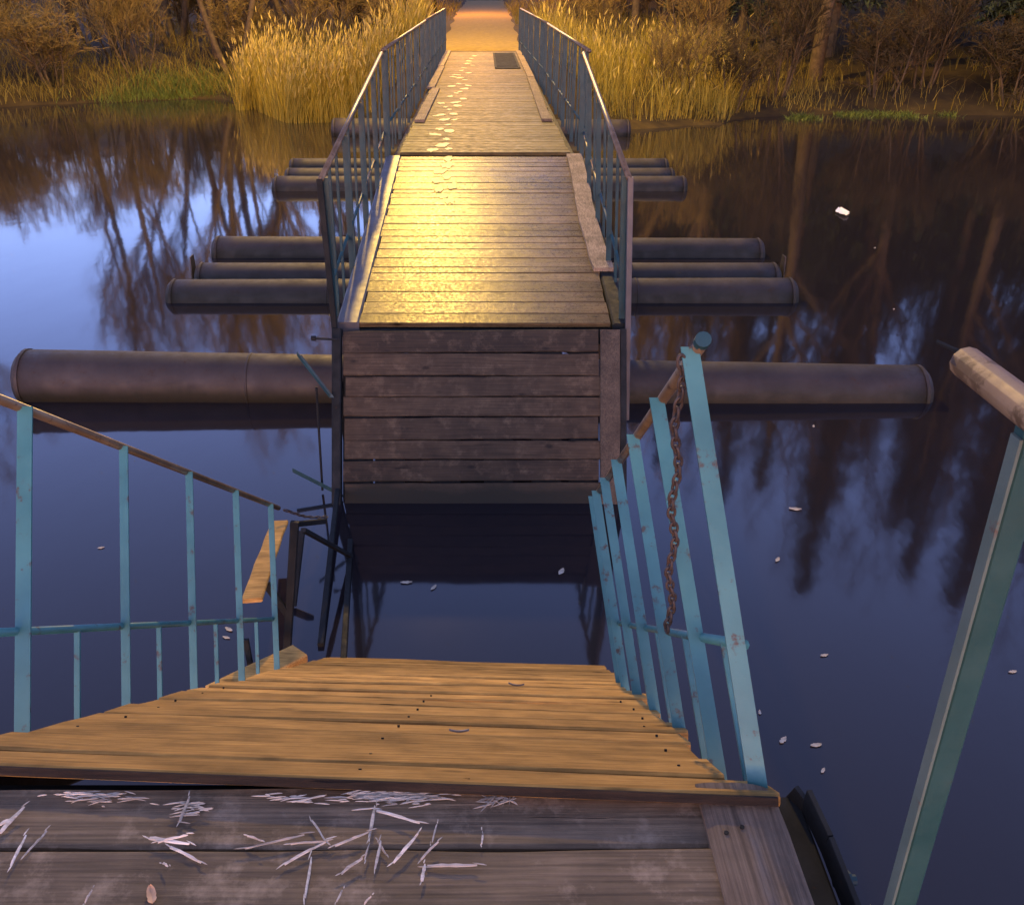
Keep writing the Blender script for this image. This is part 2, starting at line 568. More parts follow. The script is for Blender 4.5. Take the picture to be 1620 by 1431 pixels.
# ---- near platform the photographer stands on: level, top at z = 2.1
PZ = 2.10
plat = empty('landing_platform', (-0.37, 1.0, PZ - 0.25), 'grey weathered plank platform at the bottom edge, littered with pale splinters', 'platform')
edges = [1.205, 1.070, 0.925, 0.77, 0.62, 0.46, 0.30, 0.12, -0.05, -0.22, -0.4]
for i, (a_, c_) in enumerate(zip(edges, edges[1:])):
    o = plank(plat, 'plank', M['platform'], (-0.435, (a_ + c_) / 2, PZ - 0.045), X, (0, 1, 0), (0, 0, 1), 1.66, a_ - c_ - 0.006, 0.045, 11 + i, warp=0.006, nseg=50)
    if i == 0:
        o['label'] = 'foremost plank with a torn, splintered far edge'
# side board, laid along the right edge
b = MB()
rr = random.Random(3)
nl, nw = 30, 8
for k_, (zz) in enumerate((PZ + 0.012, PZ - 0.03)):
    for i in range(nl + 1):
        for j in range(nw + 1):
            y = -0.4 + 1.6 * i / nl
            xx = 0.385 + 0.14 * j / nw - 0.012 * (1 - i / nl)
            if j == nw: xx += 0.006 * noise.noise(V((y * 9, 0, 0)))
            if i == nl:
                y += -0.012 * (j / nw) ** 6 * 2 + 0.004 * noise.noise(V((j * 2.0, 5, 0)))
            z_ = zz + (0.0015 * noise.noise(V((xx * 40, y * 3, 2))) if k_ == 0 else 0)
            if k_ == 0 and j in (0, nw): z_ -= 0.004
            b.v.append(V((xx, y, z_)))
q = nw + 1
top = lambda i, j: i * q + j
bot = lambda i, j: (nl + 1) * q + i * q + j
for i in range(nl):
    for j in range(nw):
        b.f.append((top(i, j), top(i, j + 1), top(i + 1, j + 1), top(i + 1, j)))
        b.f.append((bot(i, j), bot(i + 1, j), bot(i + 1, j + 1), bot(i, j + 1)))
    b.f.append((top(i, 0), top(i + 1, 0), bot(i + 1, 0), bot(i, 0)))
    b.f.append((top(i, nw), bot(i, nw), bot(i + 1, nw), top(i + 1, nw)))
for j in range(nw):
    b.f.append((top(nl, j), top(nl, j + 1), bot(nl, j + 1), bot(nl, j)))
    b.f.append((top(0, j + 1), top(0, j), bot(0, j), bot(0, j + 1)))
sb = b.build('side_board', M['side'], plat)
sb['label'] = 'grey board with cracks and two nail holes along the right edge'
for (x_, y_) in ((0.415, 1.088), (0.445, 1.100)):
    b = MB()
    b.tube([(x_, y_, PZ + 0.010), (x_, y_, PZ + 0.0145)], 0.0042, 8)
    b.build('nail', M['black'], sb)
b = MB()
b.bar((0.47, 1.13, PZ - 0.11), (0.47, -0.4, PZ - 0.11), X, 0.05, 0.12)
b.bar((-1.2, 1.13, PZ - 0.11), (-1.2, -0.4, PZ - 0.11), X, 0.05, 0.12)
b.bar((-1.17, 1.0, PZ - 0.10), (0.44, 1.0, PZ - 0.10), (0, 1, 0), 0.05, 0.10)
b.build('beam', M['black'], plat)
# steel flange standing off the right edge
b = MB()
fl = [(0.575, 1.215, PZ - 0.10), (0.59, 1.19, PZ - 0.02), (0.60, 1.10, PZ - 0.03), (0.612, 0.98, PZ - 0.06), (0.615, 0.8, PZ - 0.10), (0.615, 0.3, PZ - 0.12)]
for p_, q_ in zip(fl, fl[1:]):
    b.bar(p_, q_, (0, 0, 1), 0.055, 0.010)
b.build('flange', M['black'], plat)
b = MB()
b.bar((0.565, 1.22, PZ - 0.09), (0.575, 0.2, PZ - 0.14), X, 0.05, 0.09)
b.build('channel_beam', M['black'], plat)
b = MB()
b.tube([(0.605, 1.06, PZ - 0.07), (0.632, 1.06, PZ - 0.07)], 0.016, 6)
b.tube([(0.630, 1.06, PZ - 0.07), (0.642, 1.06, PZ - 0.07)], 0.009, 8)
b.build('bolt', M['teal_dark'], plat)

# torn fibres on the foremost plank
fib = MB()
rr = random.Random(21)
def fibre(b, c, ang, l, w_, h=0.002, lift=0.0):
    d = V((math.cos(ang), math.sin(ang), lift)).normalized()
    s = V((-d.y, d.x, 0)).normalized()
    c = V(c)
    t = V((0, 0, h))
    p0, p1, m1, m2 = c - d * l / 2, c + d * l / 2, c - d * l * 0.2 + s * w_ / 2, c + d * l * 0.25 + s * w_ / 2
    n1, n2 = c - d * l * 0.25 - s * w_ / 2, c + d * l * 0.2 - s * w_ / 2
    b.add([p0, m1, m2, p1, n2, n1, p0 + t * .3, m1 + t, m2 + t, p1 + t * .3, n2 + t, n1 + t],
          [(5, 4, 3, 2, 1, 0), (6, 7, 8, 9, 10, 11)] + [(i, (i + 1) % 6, 6 + (i + 1) % 6, 6 + i) for i in range(6)])
for cx, cy, sx, n_ in ((625, 1262, 70, 150), (150, 1262, 70, 50), (300, 1280, 24, 26), (790, 1266, 30, 22), (470, 1265, 60, 24)):
    for i in range(n_):
        px = cx + rr.gauss(0, sx * 0.55)
        py = cy + abs(rr.gauss(0, 9)) - 8
        c = on_z(px, py, PZ + 0.002)
        c.y = min(c.y, 1.188)
        fibre(fib, c + V((0, 0, rr.uniform(0, 0.004))), rr.gauss(0, 0.16) if n_ > 23 else rr.uniform(-1, 1.5), rr.uniform(0.006, 0.05), rr.uniform(0.0007, 0.0018), lift=rr.uniform(-0.03, 0.15))
o = fib.build('torn_fibres', M['chip'], plat)
o['kind'] = 'stuff'

# ---- near ramp, sloping down into the water
SL = R(36.6)
YAW = R(3.6)
rd = V((math.sin(YAW) * math.cos(SL), math.cos(YAW) * math.cos(SL), -math.sin(SL)))      # down the slope
rx = V((math.cos(YAW), -math.sin(YAW), 0.0))
rx = (rx + V((0, 0, 0.01))).normalized()
ru = rx.cross(rd).normalized()
R0 = V((-0.395, 1.205, PZ + 0.024))   # middle of the ramp's top edge
rampo = empty('sloping_ramp', R0 - V((0, 0, 0.1)), 'orange-lit plank ramp sloping down into the water between teal railings', 'ramp')
def rp(s, x, h=0.0):
    return R0 + rd * s + rx * x + ru * h
rr = random.Random(5)
s = 0.0
ws = [0.15, 0.19, 0.20, 0.19, 0.17, 0.18, 0.20, 0.15, 0.16, 0.17, 0.14, 0.17, 0.15, 0.16, 0.18, 0.15, 0.16, 0.2, 0.17, 0.18, 0.15]
gaps = [0.030, 0.012, 0.034, 0.014, 0.028, 0.034, 0.044, 0.018, 0.05, 0.035]
for i, w_ in enumerate(ws):
    gp = gaps[i] if i < len(gaps) else rr.uniform(0.015, 0.035)
    c = s + w_ / 2
    hw = 0.79
    # the right ends step in where boards are shorter
    sh = {0: 0.03, 1: -0.03, 2: -0.03, 3: -0.01}.get(i, 0.02 * rr.uniform(-1, 1))
    tilt = 0.010 + 0.07 * i / 10 + rr.uniform(-0.006, 0.006)
    o = plank(rampo, 'plank', M['ramp'], rp(c, 0.10 + sh / 2, (-0.04 + rr.uniform(-0.004, 0.003)) if i else -0.020), (rx + rd * tilt), rd, ru, 2 * hw + sh, w_, 0.04 if i else 0.022, 60 + i, warp=0.007, rough_end=0.015, nseg=30)
    if i < 9:
        for x_ in (-0.60, 0.14, 0.80):
            b = MB()
            c_ = rp(c + rr.uniform(-0.02, 0.02), x_ + rr.uniform(-0.015, 0.015))
            b.tube([c_ - ru * 0.002, c_ + ru * 0.004], 0.0034, 7)
            b.build('nail', M['black'], o)
    if i == 0: o['label'] = 'topmost ramp plank, its thick edge raised above the platform'
    s += w_ + gp
RL = s
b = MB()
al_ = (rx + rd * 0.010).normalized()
b.bar(rp(-0.004, 0.115, -0.009) - al_ * 0.80, rp(-0.004, 0.115, -0.009) + al_ * 0.80, ru, 0.016, 0.010)  # strip over the front face, with its shade painted in
b.build('front_edge_shade', M['edge_shade'], rampo)['label'] = 'dark strip coloured as the shaded front edge of the ramp facing the platform'
b = MB()
b.bar((-1.24, 1.232, PZ - 0.075), (0.44, 1.232, PZ - 0.075), (0, 1, 0), 0.05, 0.05)
b.build('cross_beam', M['black'], rampo)
b = MB()
for x_ in (-0.64, -0.1, 0.4, 0.84):
    b.bar(rp(0.05, x_, -0.09), rp(RL, x_, -0.09), rx, 0.05, 0.09)
b.build('stringer', M['black'], rampo)

# ---- railings
def railing(name, label, base, top_off, ss, tops, mids, rail_pts, rail_r, paint, railm, group, post_w=0.035, mid_h=0.33, mid_r=0.011, pick=None, side=1, H=0.9, mid_span=None, flat=False, solid=False):
    """base(s) and dirs come as functions; ss = positions of full posts, pick = positions of short pickets"""
    root = empty(name, base(ss[0]), label, 'railing', group)
    for i, s_ in enumerate(ss):
        b = MB()
        p_, q_ = base(s_), top_off(s_)
        if solid:
            b.bar(p_ + V((0.018, 0, 0)), q_ + V((0.018, 0, 0)), tops, 0.034, 0.024)
            b.build('post', paint, root)
            continue
        if flat:
            b.bar(p_, q_, tops, post_w, 0.012)
        else:
            b.angle(p_, q_, V(tops) * side, mids, post_w * (1.4 if i == 0 and side == 1 and H == 0.9 and not flat and post_w < 0.038 else 1.0), 0.005)
        b.build('post', paint, root)
    for s_ in (pick or []):
        b = MB()
        p_ = base(s_)
        q_ = p_ + (top_off(s_) - p_) * mid_h
        b.bar(p_, q_, tops, post_w * 0.6, 0.008)
        b.build('picket', paint, root)
    if mid_r:
        a0, a1 = mid_span or (ss[0], ss[-1])
        p_, q_ = base(a0), base(a1)
        b = MB()
        b.tube([p_ + (top_off(a0) - p_) * mid_h, q_ + (top_off(a1) - q_) * mid_h], mid_r, 8)
        b.build('middle_rail', paint, root, smooth=True)
    b = MB()
    b.tube(rail_pts, rail_r, 12)
    b.build('top_rail', railm, root, smooth=True)
    return root

# right railing of the ramp, leaning inwards
HR = 0.82
def rb(s_): return rp(s_ + (0.07 if s_ < 0.05 else 0), 0.925 - 0.012 * s_, -0.07)
def rt(s_): return rp(s_, 0.785 - 0.012 * s_, HR)
r_right = railing('ramp_railing', 'bright teal railing on the right of the sloping ramp, hung with a chain', rb, rt,
        [0.0, 0.43, 0.90, 1.36, 1.80, 2.2, 2.4], rx, rd, [rp(-0.03, 0.785, HR), rp(2.46, 0.755, HR)], 0.0135, M['teal'], M['rail'],
        'railings of the sloping ramp', pick=[0.21, 0.66, 1.13, 1.58, 2.0], side=-1, mid_span=(0.055, 2.42), mid_h=0.37)
b = MB()
b.tube([rp(-0.045, 0.785, HR + 0.002), rp(-0.02, 0.785, HR + 0.002)], 0.0155, 12)
b.build('rail_cap', M['teal_dark'], r_right, smooth=False)
def lb(s_): return rp(s_, -0.80, -0.07)
def lt(s_): return rp(s_, -0.895, 0.80)
railing('ramp_railing', 'teal railing on the left of the sloping ramp, over blue water', lb, lt,
        [0.56, 1.16, 1.74, 2.31, 2.87], rx, rd, [rp(-0.3, -0.895, 0.8), rp(3.07, -0.895, 0.8)], 0.0135, M['teal'], M['rail'],
        'railings of the sloping ramp', post_w=0.029, pick=[0.88, 1.46, 2.04, 2.6], side=1, mid_span=(0.3, 2.9))

# platform railing at the right edge of the picture
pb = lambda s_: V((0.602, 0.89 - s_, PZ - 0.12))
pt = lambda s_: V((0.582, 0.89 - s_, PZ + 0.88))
pr = railing('platform_railing', 'teal angle-iron post and rubbed pipe rail cut by the right picture edge', pb, pt, [0.0, 1.1], (1, 0, 0), (0, 1, 0),
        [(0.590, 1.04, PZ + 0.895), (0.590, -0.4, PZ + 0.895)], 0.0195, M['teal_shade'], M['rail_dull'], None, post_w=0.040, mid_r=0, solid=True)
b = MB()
b.bar((0.600, 0.886, PZ - 0.12), (0.580, 0.886, PZ + 0.868), X, 0.004, 0.020)  # thin strip that paints the lit inner face of the post
o = b.build('post_lit_face', M['teal_lit'], pr)
o['label'] = 'pale strip coloured as the lit face of the teal post'
b = MB()
b.angle((0.615, 0.90, PZ + 0.02), (0.66, 0.88, PZ - 0.2), (0, 1, 0), (1, 0, 0), 0.03, 0.005)
b.build('brace', M['teal'], pr)
b = MB()
b.tube([(0.590, 1.03, PZ + 0.905), (0.565, 1.07, PZ + 0.91)], 0.003, 6)
b.build('wire_end', M['black'], pr)

# ---- chains
def chain(label, p0, p1, sag, n_, size, group='chains on the ramp railings'):
    b = MB()
    p0, p1 = V(p0), V(p1)
    pts = [p0.lerp(p1, i / n_) + V((0.006 * math.sin(i * 0.7), 0, -sag * 4 * (i / n_) * (1 - i / n_))) for i in range(n_ + 1)]
    for i in range(n_):
        d = (pts[i + 1] - pts[i])
        c = (pts[i] + pts[i + 1]) / 2
        dn = d.normalized()
        a_ = V((1, 0.3, 0)) if i % 2 == 0 else V((-0.3, 1, 0))
        a_ = (a_ - dn * a_.dot(dn)).normalized()
        b.torus(c, dn, a_, d.length * 0.68, size * 0.42, size * 0.17)
    o = b.build('chain', M['chain'], loc=p0, smooth=True)
    return tag(o, label, 'chain', group)
c0 = rp(0.0, 0.75, HR - 0.02)
c1 = rp(0.50, 0.80, 0.27)
chain('long rusty chain dangling from the tall teal post of the right ramp railing', c0, c1, 0.02, 34, 0.020)
chain('short pale chain linking the lower end of the left ramp rail', rp(3.07, -0.86, 0.79), V((-0.93, 4.55, 0.66)), 0.02, 12, 0.022)

# ---- steep drop panel that hangs from the far deck into the water
T0 = V((-0.095, 6.45, 1.15)); B0 = V((-0.095, 5.83, -0.05))
pd = (B0 - T0).normalized()
pn = X.cross(pd).normalized()
if pn.y > 0: pn = -pn
panel = empty('tilted_deck_panel', (-0.095, 5.83, 0.0), 'dark steep plank panel dropping from the deck into the water', 'deck panel')
hs = [0.165, 0.165, 0.15, 0.145, 0.165, 0.14, 0.155, 0.26]
gp_ = [0.007, 0.008, 0.002, 0.008, 0.007, 0.007, 0.014, 0.0]
s = 0.012
rr = random.Random(15)
for i, (h_, k_) in enumerate(zip(hs, gp_)):
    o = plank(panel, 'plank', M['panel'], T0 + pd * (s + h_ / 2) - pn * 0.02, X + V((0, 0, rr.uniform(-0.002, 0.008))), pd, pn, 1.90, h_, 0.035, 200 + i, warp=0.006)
    if i == len(hs) - 1: o['label'] = 'lowest panel plank, knotty and touching the water'
    s += h_ + k_
PL = s
M['panel_side'] = wood('dark_side_board', (0.045, 0.034, 0.022), (0.10, 0.075, 0.05), axis='Y', rough=0.8)
o = plank(panel, 'side_board', M['panel_side'], T0 + X * 1.03 + pd * (PL * 0.46) - pn * 0.012, pd, X, pn, PL * 0.92, 0.15, 0.04, 231)
b = MB()
b.bar(T0 + X * -1.01 + pd * 0.0, T0 + X * -1.01 + pd * PL, X, 0.07, 0.08)
b.bar(T0 + X * 1.13 - pn * 0.03, T0 + X * 1.13 + pd * PL - pn * 0.03, X, 0.05, 0.08)
for x_ in (-0.86, -0.62, -0.2, 0.2, 0.56, 0.84):
    b.bar(T0 + X * x_ - pn * 0.062 + pd * 0.05, T0 + X * x_ - pn * 0.062 + pd * PL, X, 0.22, 0.07)
b.build('frame', M['black'], panel)
for (a_, c_, w_, m_) in ((on_z(470, 563, 1.0), (-1.15, 6.15, 0.72), 0.035, 'teal_dark'), (on_z(463, 747, 0.16), (-1.08, 5.9, 0.02), 0.035, 'teal_dark')):
    b = MB()
    b.angle(a_, c_, (0, 0, 1), (1, 0, 0), w_, 0.006)
    b.build('bracket', M[m_], panel)
b = MB()
b.tube([(-1.27, 6.3, 1.13), (-1.08, 6.3, 1.12)], 0.009, 8)
b.tube([(-1.275, 6.3, 1.13), (-1.24, 6.3, 1.13)], 0.02, 6)
b.build('bolt', M['black'], panel)
b = MB()
b.tube([(-1.22, 6.05, 0.85), (-1.235, 6.0, 0.02)], 0.009, 6)
b.build('hanging_rod', M['black'], panel)
# hinge arms lying in the water in front of the panel
def arm(parent, p_, q_, r_):
    b = MB()
    b.bar(p_, q_, X, r_ * 2, r_ * 1.6)
    b.build('hinge_arm', M['black'], parent)
arm(panel, (-1.10, 5.92, 0.10), (-0.955, 4.18, 0.015), 0.018)
arm(panel, (-0.93, 5.3, 0.02), (-0.80, 4.0, 0.012), 0.017)
arm(panel, (-1.06, 4.5, 0.6), (-0.90, 5.1, 0.02), 0.016)

# ---- broken railing stub at the bottom of the ramp, left
stub = empty('broken_railing', (-1.14, 4.0, 0.0), 'black broken railing stub standing in water beside the low end of the ramp', 'railing')
for (p_, q_, w_) in (((-1.14, 4.02, -0.1), (-1.03, 4.2, 0.84), 0.045), ((-1.23, 3.75, -0.1), (-1.26, 3.8, 0.36), 0.03), ((-1.19, 4.55, 0.02), (-1.17, 4.9, 0.34), 0.05)):
    b = MB(); b.bar(p_, q_, X, w_, w_ * 0.7); b.build('post', M['black'], stub)
for (p_, q_, w_) in (((-1.05, 4.2, 0.82), (-0.93, 4.5, 0.66), 0.03), ((-1.2, 4.1, 0.5), (-1.09, 4.1, 0.27), 0.04)):
    b = MB(); b.bar(p_, q_, (0, 0, 1), w_, w_ * 0.7); b.build('bar', M['black'], stub)

def loose(label, p_, q_, w_, t_, seed, m_='ramp', name='loose_plank'):
    p_, q_ = V(p_), V(q_)
    d = q_ - p_
    mid = (p_ + q_) / 2
    root = None
    b_up = V((0, 0, 1)); b_up = (b_up - d.normalized() * b_up.dot(d.normalized())).normalized()
    o = plank(None, name, M[m_], mid, d, d.cross(b_up), b_up, d.length, w_, t_, seed, warp=0.006)
    # origin at its middle
    me = o.data
    me.transform(Matrix.Translation(-mid)); o.location = mid
    return tag(o, label, 'plank', 'loose boards by the ramp')
loose('narrow orange-lit board propped behind the left ramp railing', (-1.215, 3.85, 0.56), (-1.375, 5.18, 0.22), 0.11, 0.025, 301)
loose('short thick board end lying across the low left corner of the ramp', (-1.36, 3.45, 0.26), (-1.0, 3.85, 0.20), 0.14, 0.05, 302)

# ---- far deck, first span (rises away from the camera)
D0, D1 = V((0, 6.52, 1.17)), V((0, 10.62, 1.74))
dd = (D1 - D0).normalized()
du = X.cross(dd)
span1 = empty('bridge_span', D0 - V((0, 0, 0.3)), 'nearer bridge span of wet glistening planks rising towards the shore', 'bridge deck', 'spans of the far bridge')
Lsp = (D1 - D0).length
s = 0.0
rr = random.Random(9)
i = 0
while s < Lsp - 0.06:
    w_ = rr.choice([0.12, 0.15, 0.15, 0.17, 0.19, 0.2])
    w_ = min(w_, Lsp - s)
    k_ = rr.choice([0.003, 0.004, 0.006, 0.010, 0.014])
    hsh = rr.uniform(-0.0015, 0.0015)
    plank(span1, 'plank', M['deck'], D0 + dd * (s + w_ / 2) + du * (-0.04 + hsh) + X * 0.005, X + dd * rr.uniform(-0.004, 0.004), dd, du, 1.90, w_ - k_, 0.04, 400 + i, warp=0.003)
    s += w_
    i += 1
b = MB()
b.bar(D0 + X * -1.035 + du * -0.05, D1 + X * -1.03 + du * -0.05, X, 0.17, 0.12)
o = b.build('edge_channel', M['channel'], span1)
o['label'] = 'smooth grey steel channel along the left edge'
b = MB()
b.bar(D0 + X * 1.03 + du * -0.06, D1 + X * 1.03 + du * -0.06, X, 0.13, 0.12)
for x_ in (-0.5, 0.5):
    b.bar(D0 + X * x_ + du * -0.11 + dd * 0.05, D1 + X * x_ + du * -0.11, X, 0.08, 0.14)
b.bar(D0 + X * -0.95 + du * -0.12 + dd * 0.03, D0 + X * 0.95 + du * -0.12 + dd * 0.03, dd, 0.05, 0.13)
b.build('girder', M['black'], span1)
# irregular board on the right edge
b = MB()
nl = 26
A_, B_ = D0 + dd * 0.95, D1 - dd * 0.02
for i in range(nl + 1):
    t = i / nl
    c = A_.lerp(B_, t) + X * (1.0 - 0.02 * math.sin(t * 5) - 0.015 * t)
    wl = 0.085 + 0.012 * noise.noise(V((t * 7, 1, 0)))
    wr = 0.08 + 0.010 * noise.noise(V((t * 9, 4, 0)))
    for (a_, h_) in ((-wl, 0.003), (-wl, 0.035), (wr, 0.04), (wr, 0.003)):
        b.v.append(c + X * a_ + du * h_)
for i in range(nl):
    for j in range(4):
        b.f.append((i * 4 + j, i * 4 + (j + 1) % 4, i * 4 + 4 + (j + 1) % 4, i * 4 + 4 + j))
b.f.append((3, 2, 1, 0)); b.f.append(tuple(nl * 4 + j for j in range(4)))
b.build('side_board', M['side_far'], span1)

# ---- far deck, second span (nearly level, to the shore)
E0, E1 = V((-0.005, 10.70, 1.77)), V((-0.02, 27.0, 1.93))
ed = (E1 - E0).normalized()
eu = X.cross(ed)
span2 = empty('bridge_span', E0 - V((0, 0, 0.3)), 'farther long bridge span with pale footprints reaching the shore', 'bridge deck', 'spans of the far bridge')
Lsp = (E1 - E0).length
s = 0.0
i = 0
while s < Lsp - 0.1:
    w_ = rr.choice([0.17, 0.19, 0.2, 0.21])
    k_ = rr.choice([0.003, 0.004, 0.004, 0.012])
    wd = 1.93 + 0.02 * s / Lsp
    plank(span2, 'plank', M['deck_far'], E0 + ed * (s + w_ / 2) + eu * (-0.04 + rr.uniform(-0.001, 0.001)), X + ed * rr.uniform(-0.003, 0.003), ed, eu, wd, w_ - k_, 0.04, 500 + i, nseg=8, warp=0.002)
    s += w_
    i += 1
b = MB()
for x_ in (-1.0, -0.4, 0.4, 1.0):
    b.bar(E0 + X * x_ + eu * -0.11 + ed * 0.02, E1 + X * x_ + eu * -0.11, X, 0.08, 0.14)
b.build('girder', M['black'], span2)
for (s0, s1, x0, x1) in ((2.4, 6.6, -0.89, -0.86), (6.7, 11.2, -0.96, -0.95), (11.3, 16.2, -0.97, -0.97), (2.5, 8.6, 0.86, 0.92), (8.7, 16.2, 0.93, 0.93)):
    p_ = E0 + ed * s0 + X * x0 + eu * 0.004
    q_ = E0 + ed * s1 + X * x1 + eu * 0.004
    plank(span2, 'kerb_board', M['side_far'], (p_ + q_) / 2, q_ - p_, X, eu, (q_ - p_).length, 0.14, 0.035, int(s0 * 10) + 700, nseg=10)
# footprints, in a paler tone than the planks
def footprint(parent, px, py, P0, nrm, r_, seed):
    d = ray(px, py)
    o = V((0, 0, CAM_H))
    t = (P0 - o).dot(nrm) / d.dot(nrm)
    c = o + d * t
    rr_ = random.Random(seed)
    b = MB()
    n_ = 14
    a0 = rr_.uniform(-0.5, 0.5)
    for zz in (0.001, 0.0058):
        for i in range(n_):
            a_ = 2 * math.pi * i / n_
            q_ = r_ * (1 + 0.75 * noise.noise(V((math.cos(a_) * 2.1, math.sin(a_) * 2.1, seed * 7.3))))
            x_, y_ = math.cos(a_) * q_ * 0.55, math.sin(a_) * q_ * (1.25 if i < n_ / 2 else 1.0)
            b.v.append(c + X * (x_ * math.cos(a0) - y_ * math.sin(a0)) + nrm.cross(X) * (x_ * math.sin(a0) + y_ * math.cos(a0)) + nrm * zz)
    for i in range(n_):
        b.f.append((i, (i + 1) % n_, n_ + (i + 1) % n_, n_ + i))
    b.f.append(tuple(n_ + i for i in range(n_)))
    b.build('footprint', M['pale_print'], parent)
fps = [(746, 93), (739, 101), (734, 108), (741, 116), (727, 124), (726, 133), (741, 136), (714, 137), (727, 146), (712, 153), (724, 168), (704, 170), (718, 181), (703, 190), (709, 198), (688, 213), (699, 230), (710, 236), (750, 89), (742, 97), (748, 104), (729, 112), (722, 119), (736, 127), (717, 122), (735, 141), (722, 148), (733, 157), (720, 163), (711, 174), (698, 164), (694, 183), (719, 190), (695, 205), (711, 208), (707, 221), (684, 238)]
for i, (x_, y_) in enumerate(fps):
    footprint(span2, x_, y_, E0, eu, 0.10 + 0.03 * math.sin(i * 2.1), i)
for i, (x_, y_) in enumerate([(709, 252), (708, 262), (689, 287), (702, 312), (712, 318), (697, 272), (706, 281), (694, 301), (716, 296)]):
    footprint(span1, x_, y_, D0, du, 0.085 + 0.02 * math.sin(i * 1.7), 40 + i)

# grate on the deck near the shore
gr = empty('metal_grate', (0, 0, 0), 'dark square metal grate lying at the shore end of the bridge deck', 'grate')
gc = E0 + ed * 13.2 + X * 0.52 + eu * 0.012
gr.location = gc
b = MB()
gl, gw = 4.6, 0.52
for sx in (-1, 1):
    b.bar(gc + X * sx * gw / 2 - ed * gl / 2, gc + X * sx * gw / 2 + ed * gl / 2, X, 0.05, 0.02)
for sy in (-1, 1):
    b.bar(gc + ed * sy * gl / 2 - X * gw / 2, gc + ed * sy * gl / 2 + X * gw / 2, ed, 0.06, 0.02)
b.build('frame', M['grate'], gr)
b = MB()
for i in range(14):
    y_ = -gl / 2 + gl * (i + 0.5) / 14
    b.bar(gc + ed * y_ - X * gw / 2, gc + ed * y_ + X * gw / 2, ed, 0.2, 0.012)
b.build('slats', M['grate'], gr)

# ---- railings of the far bridge
up1 = (V((0, 0, 1)) + du * 0.3).normalized()
def side_rail(label, P, Q, top_dx, h, n_posts, n_pick, first_low, group, paint='teal_dark', bend=None):
    P, Q = V(P), V(Q)
    f = lambda s_: P.lerp(Q, s_) - V((0, 0, 0.12))
    t_ = lambda s_: P.lerp(Q, s_) + V((top_dx, -0.05, h))
    sgn = -1 if P.x > 0 else 1
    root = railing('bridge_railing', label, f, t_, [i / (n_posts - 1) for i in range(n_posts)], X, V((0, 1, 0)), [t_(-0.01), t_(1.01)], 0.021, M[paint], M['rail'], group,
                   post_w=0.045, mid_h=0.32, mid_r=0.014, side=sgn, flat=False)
    for i in range(n_posts - 1):
        for k_ in range(n_pick):
            s_ = (i + (k_ + 1) / (n_pick + 1)) / (n_posts - 1)
            b = MB(); b.bar(f(s_), t_(s_), X, 0.022, 0.022); b.build('picket', M[paint], root)
    if first_low is not None:
        b = MB()
        p_ = t_(0.0) + V((0.01 * -sgn, -0.03, 0))
        b.bar(p_, V((p_.x + first_low[0], p_.y - 0.02, first_low[1])), X, 0.042, 0.03)
        b.build('corner_post', M['channel'] if P.x > 0 else M['black'], root)
    return root
G = 'railings of the far bridge'
side_rail('dark railing on the left of the nearer wet span, with a yellow-lit top rail', (-1.16, 6.55, 1.18), (-1.13, 10.6, 1.74), 0.02, 1.06, 5, 2, (0.05, 0.05), G)
side_rail('dark railing on the right of the nearer wet span, above pontoon pipes', (1.07, 6.60, 1.18), (1.12, 10.6, 1.74), -0.06, 1.06, 5, 2, (0.10, 0.38), G)
side_rail('long dark railing on the left of the farther span beside golden reeds', (-1.13, 10.85, 1.78), (-1.12, 18.5, 1.86), 0.02, 1.05, 6, 3, None, G)
side_rail('short dark railing on the left at the shore end of the bridge', (-1.14, 18.7, 1.86), (-1.10, 26.9, 1.93), 0.02, 1.05, 6, 5, None, G)
side_rail('long dark railing on the right of the farther span beside tall grass', (1.14, 10.85, 1.78), (1.10, 17.5, 1.85), 0.0, 1.04, 6, 3, None, G)
side_rail('short dark railing on the right at the shore end of the bridge', (1.10, 17.7, 1.85), (0.96, 26.9, 1.93), 0.0, 1.05, 6, 5, None, G)

# ---- pontoon pipes
def pontoon(label, y, x0, x1, z0, z1, r_, group, plate=None, yaw=0.0):
    root = empty('pontoon_pipe', ((x0 + x1) / 2, y, (z0 + z1) / 2), label, 'pontoon', group)
    b = MB()
    n_ = 30
    pts = []
    for i in range(n_ + 1):
        t = i / n_
        pts.append((x0 + (x1 - x0) * t, y + yaw * (t - 0.5), z0 + (z1 - z0) * t))
    rs = [r_ * (1 + 0.012 * noise.noise(V((i * 0.6, y, 0)))) for i in range(n_ + 1)]
    b.tube(pts, rs, 32)
    b.build('shell', M['pipe'], root, smooth=True)
    # weld seams
    for xx in (0.25, 0.5, 0.75):
        b = MB()
        p_ = V(pts[0]).lerp(V(pts[-1]), xx)
        b.tube([p_ - X * 0.012, p_ + X * 0.012], r_ * 1.018, 32)
        b.build('weld_band', M['pipe'], root, smooth=True)
    for e, sg in ((pts[0], -1), (pts[-1], 1)):
        b = MB()
        e = V(e)
        b.tube([e - X * sg * 0.01, e + X * sg * 0.02, e + X * sg * 0.07, e + X * sg * 0.10], [r_ * 1.03, r_ * 1.03, r_ * 0.86, r_ * 0.45], 28)
        o = b.build('end_cap', M['pipe'], root, smooth=False)
        if plate:
            b = MB()
            h_ = r_ + plate
            vs = []
            for (yy, zz) in ((-0.12, 0.02), (0.12, 0.02), (0.08, h_), (-0.06, h_)):
                vs.append(e + V((sg * 0.115, yy, zz)))
            vs2 = [v_ + V((sg * 0.014, 0, 0)) for v_ in vs]
            b.add(vs + vs2, [(0, 1, 2, 3), (7, 6, 5, 4), (0, 4, 5, 1), (1, 5, 6, 2), (2, 6, 7, 3), (3, 7, 4, 0)])
            b.build('lug', M['pipe'], root)
    return root
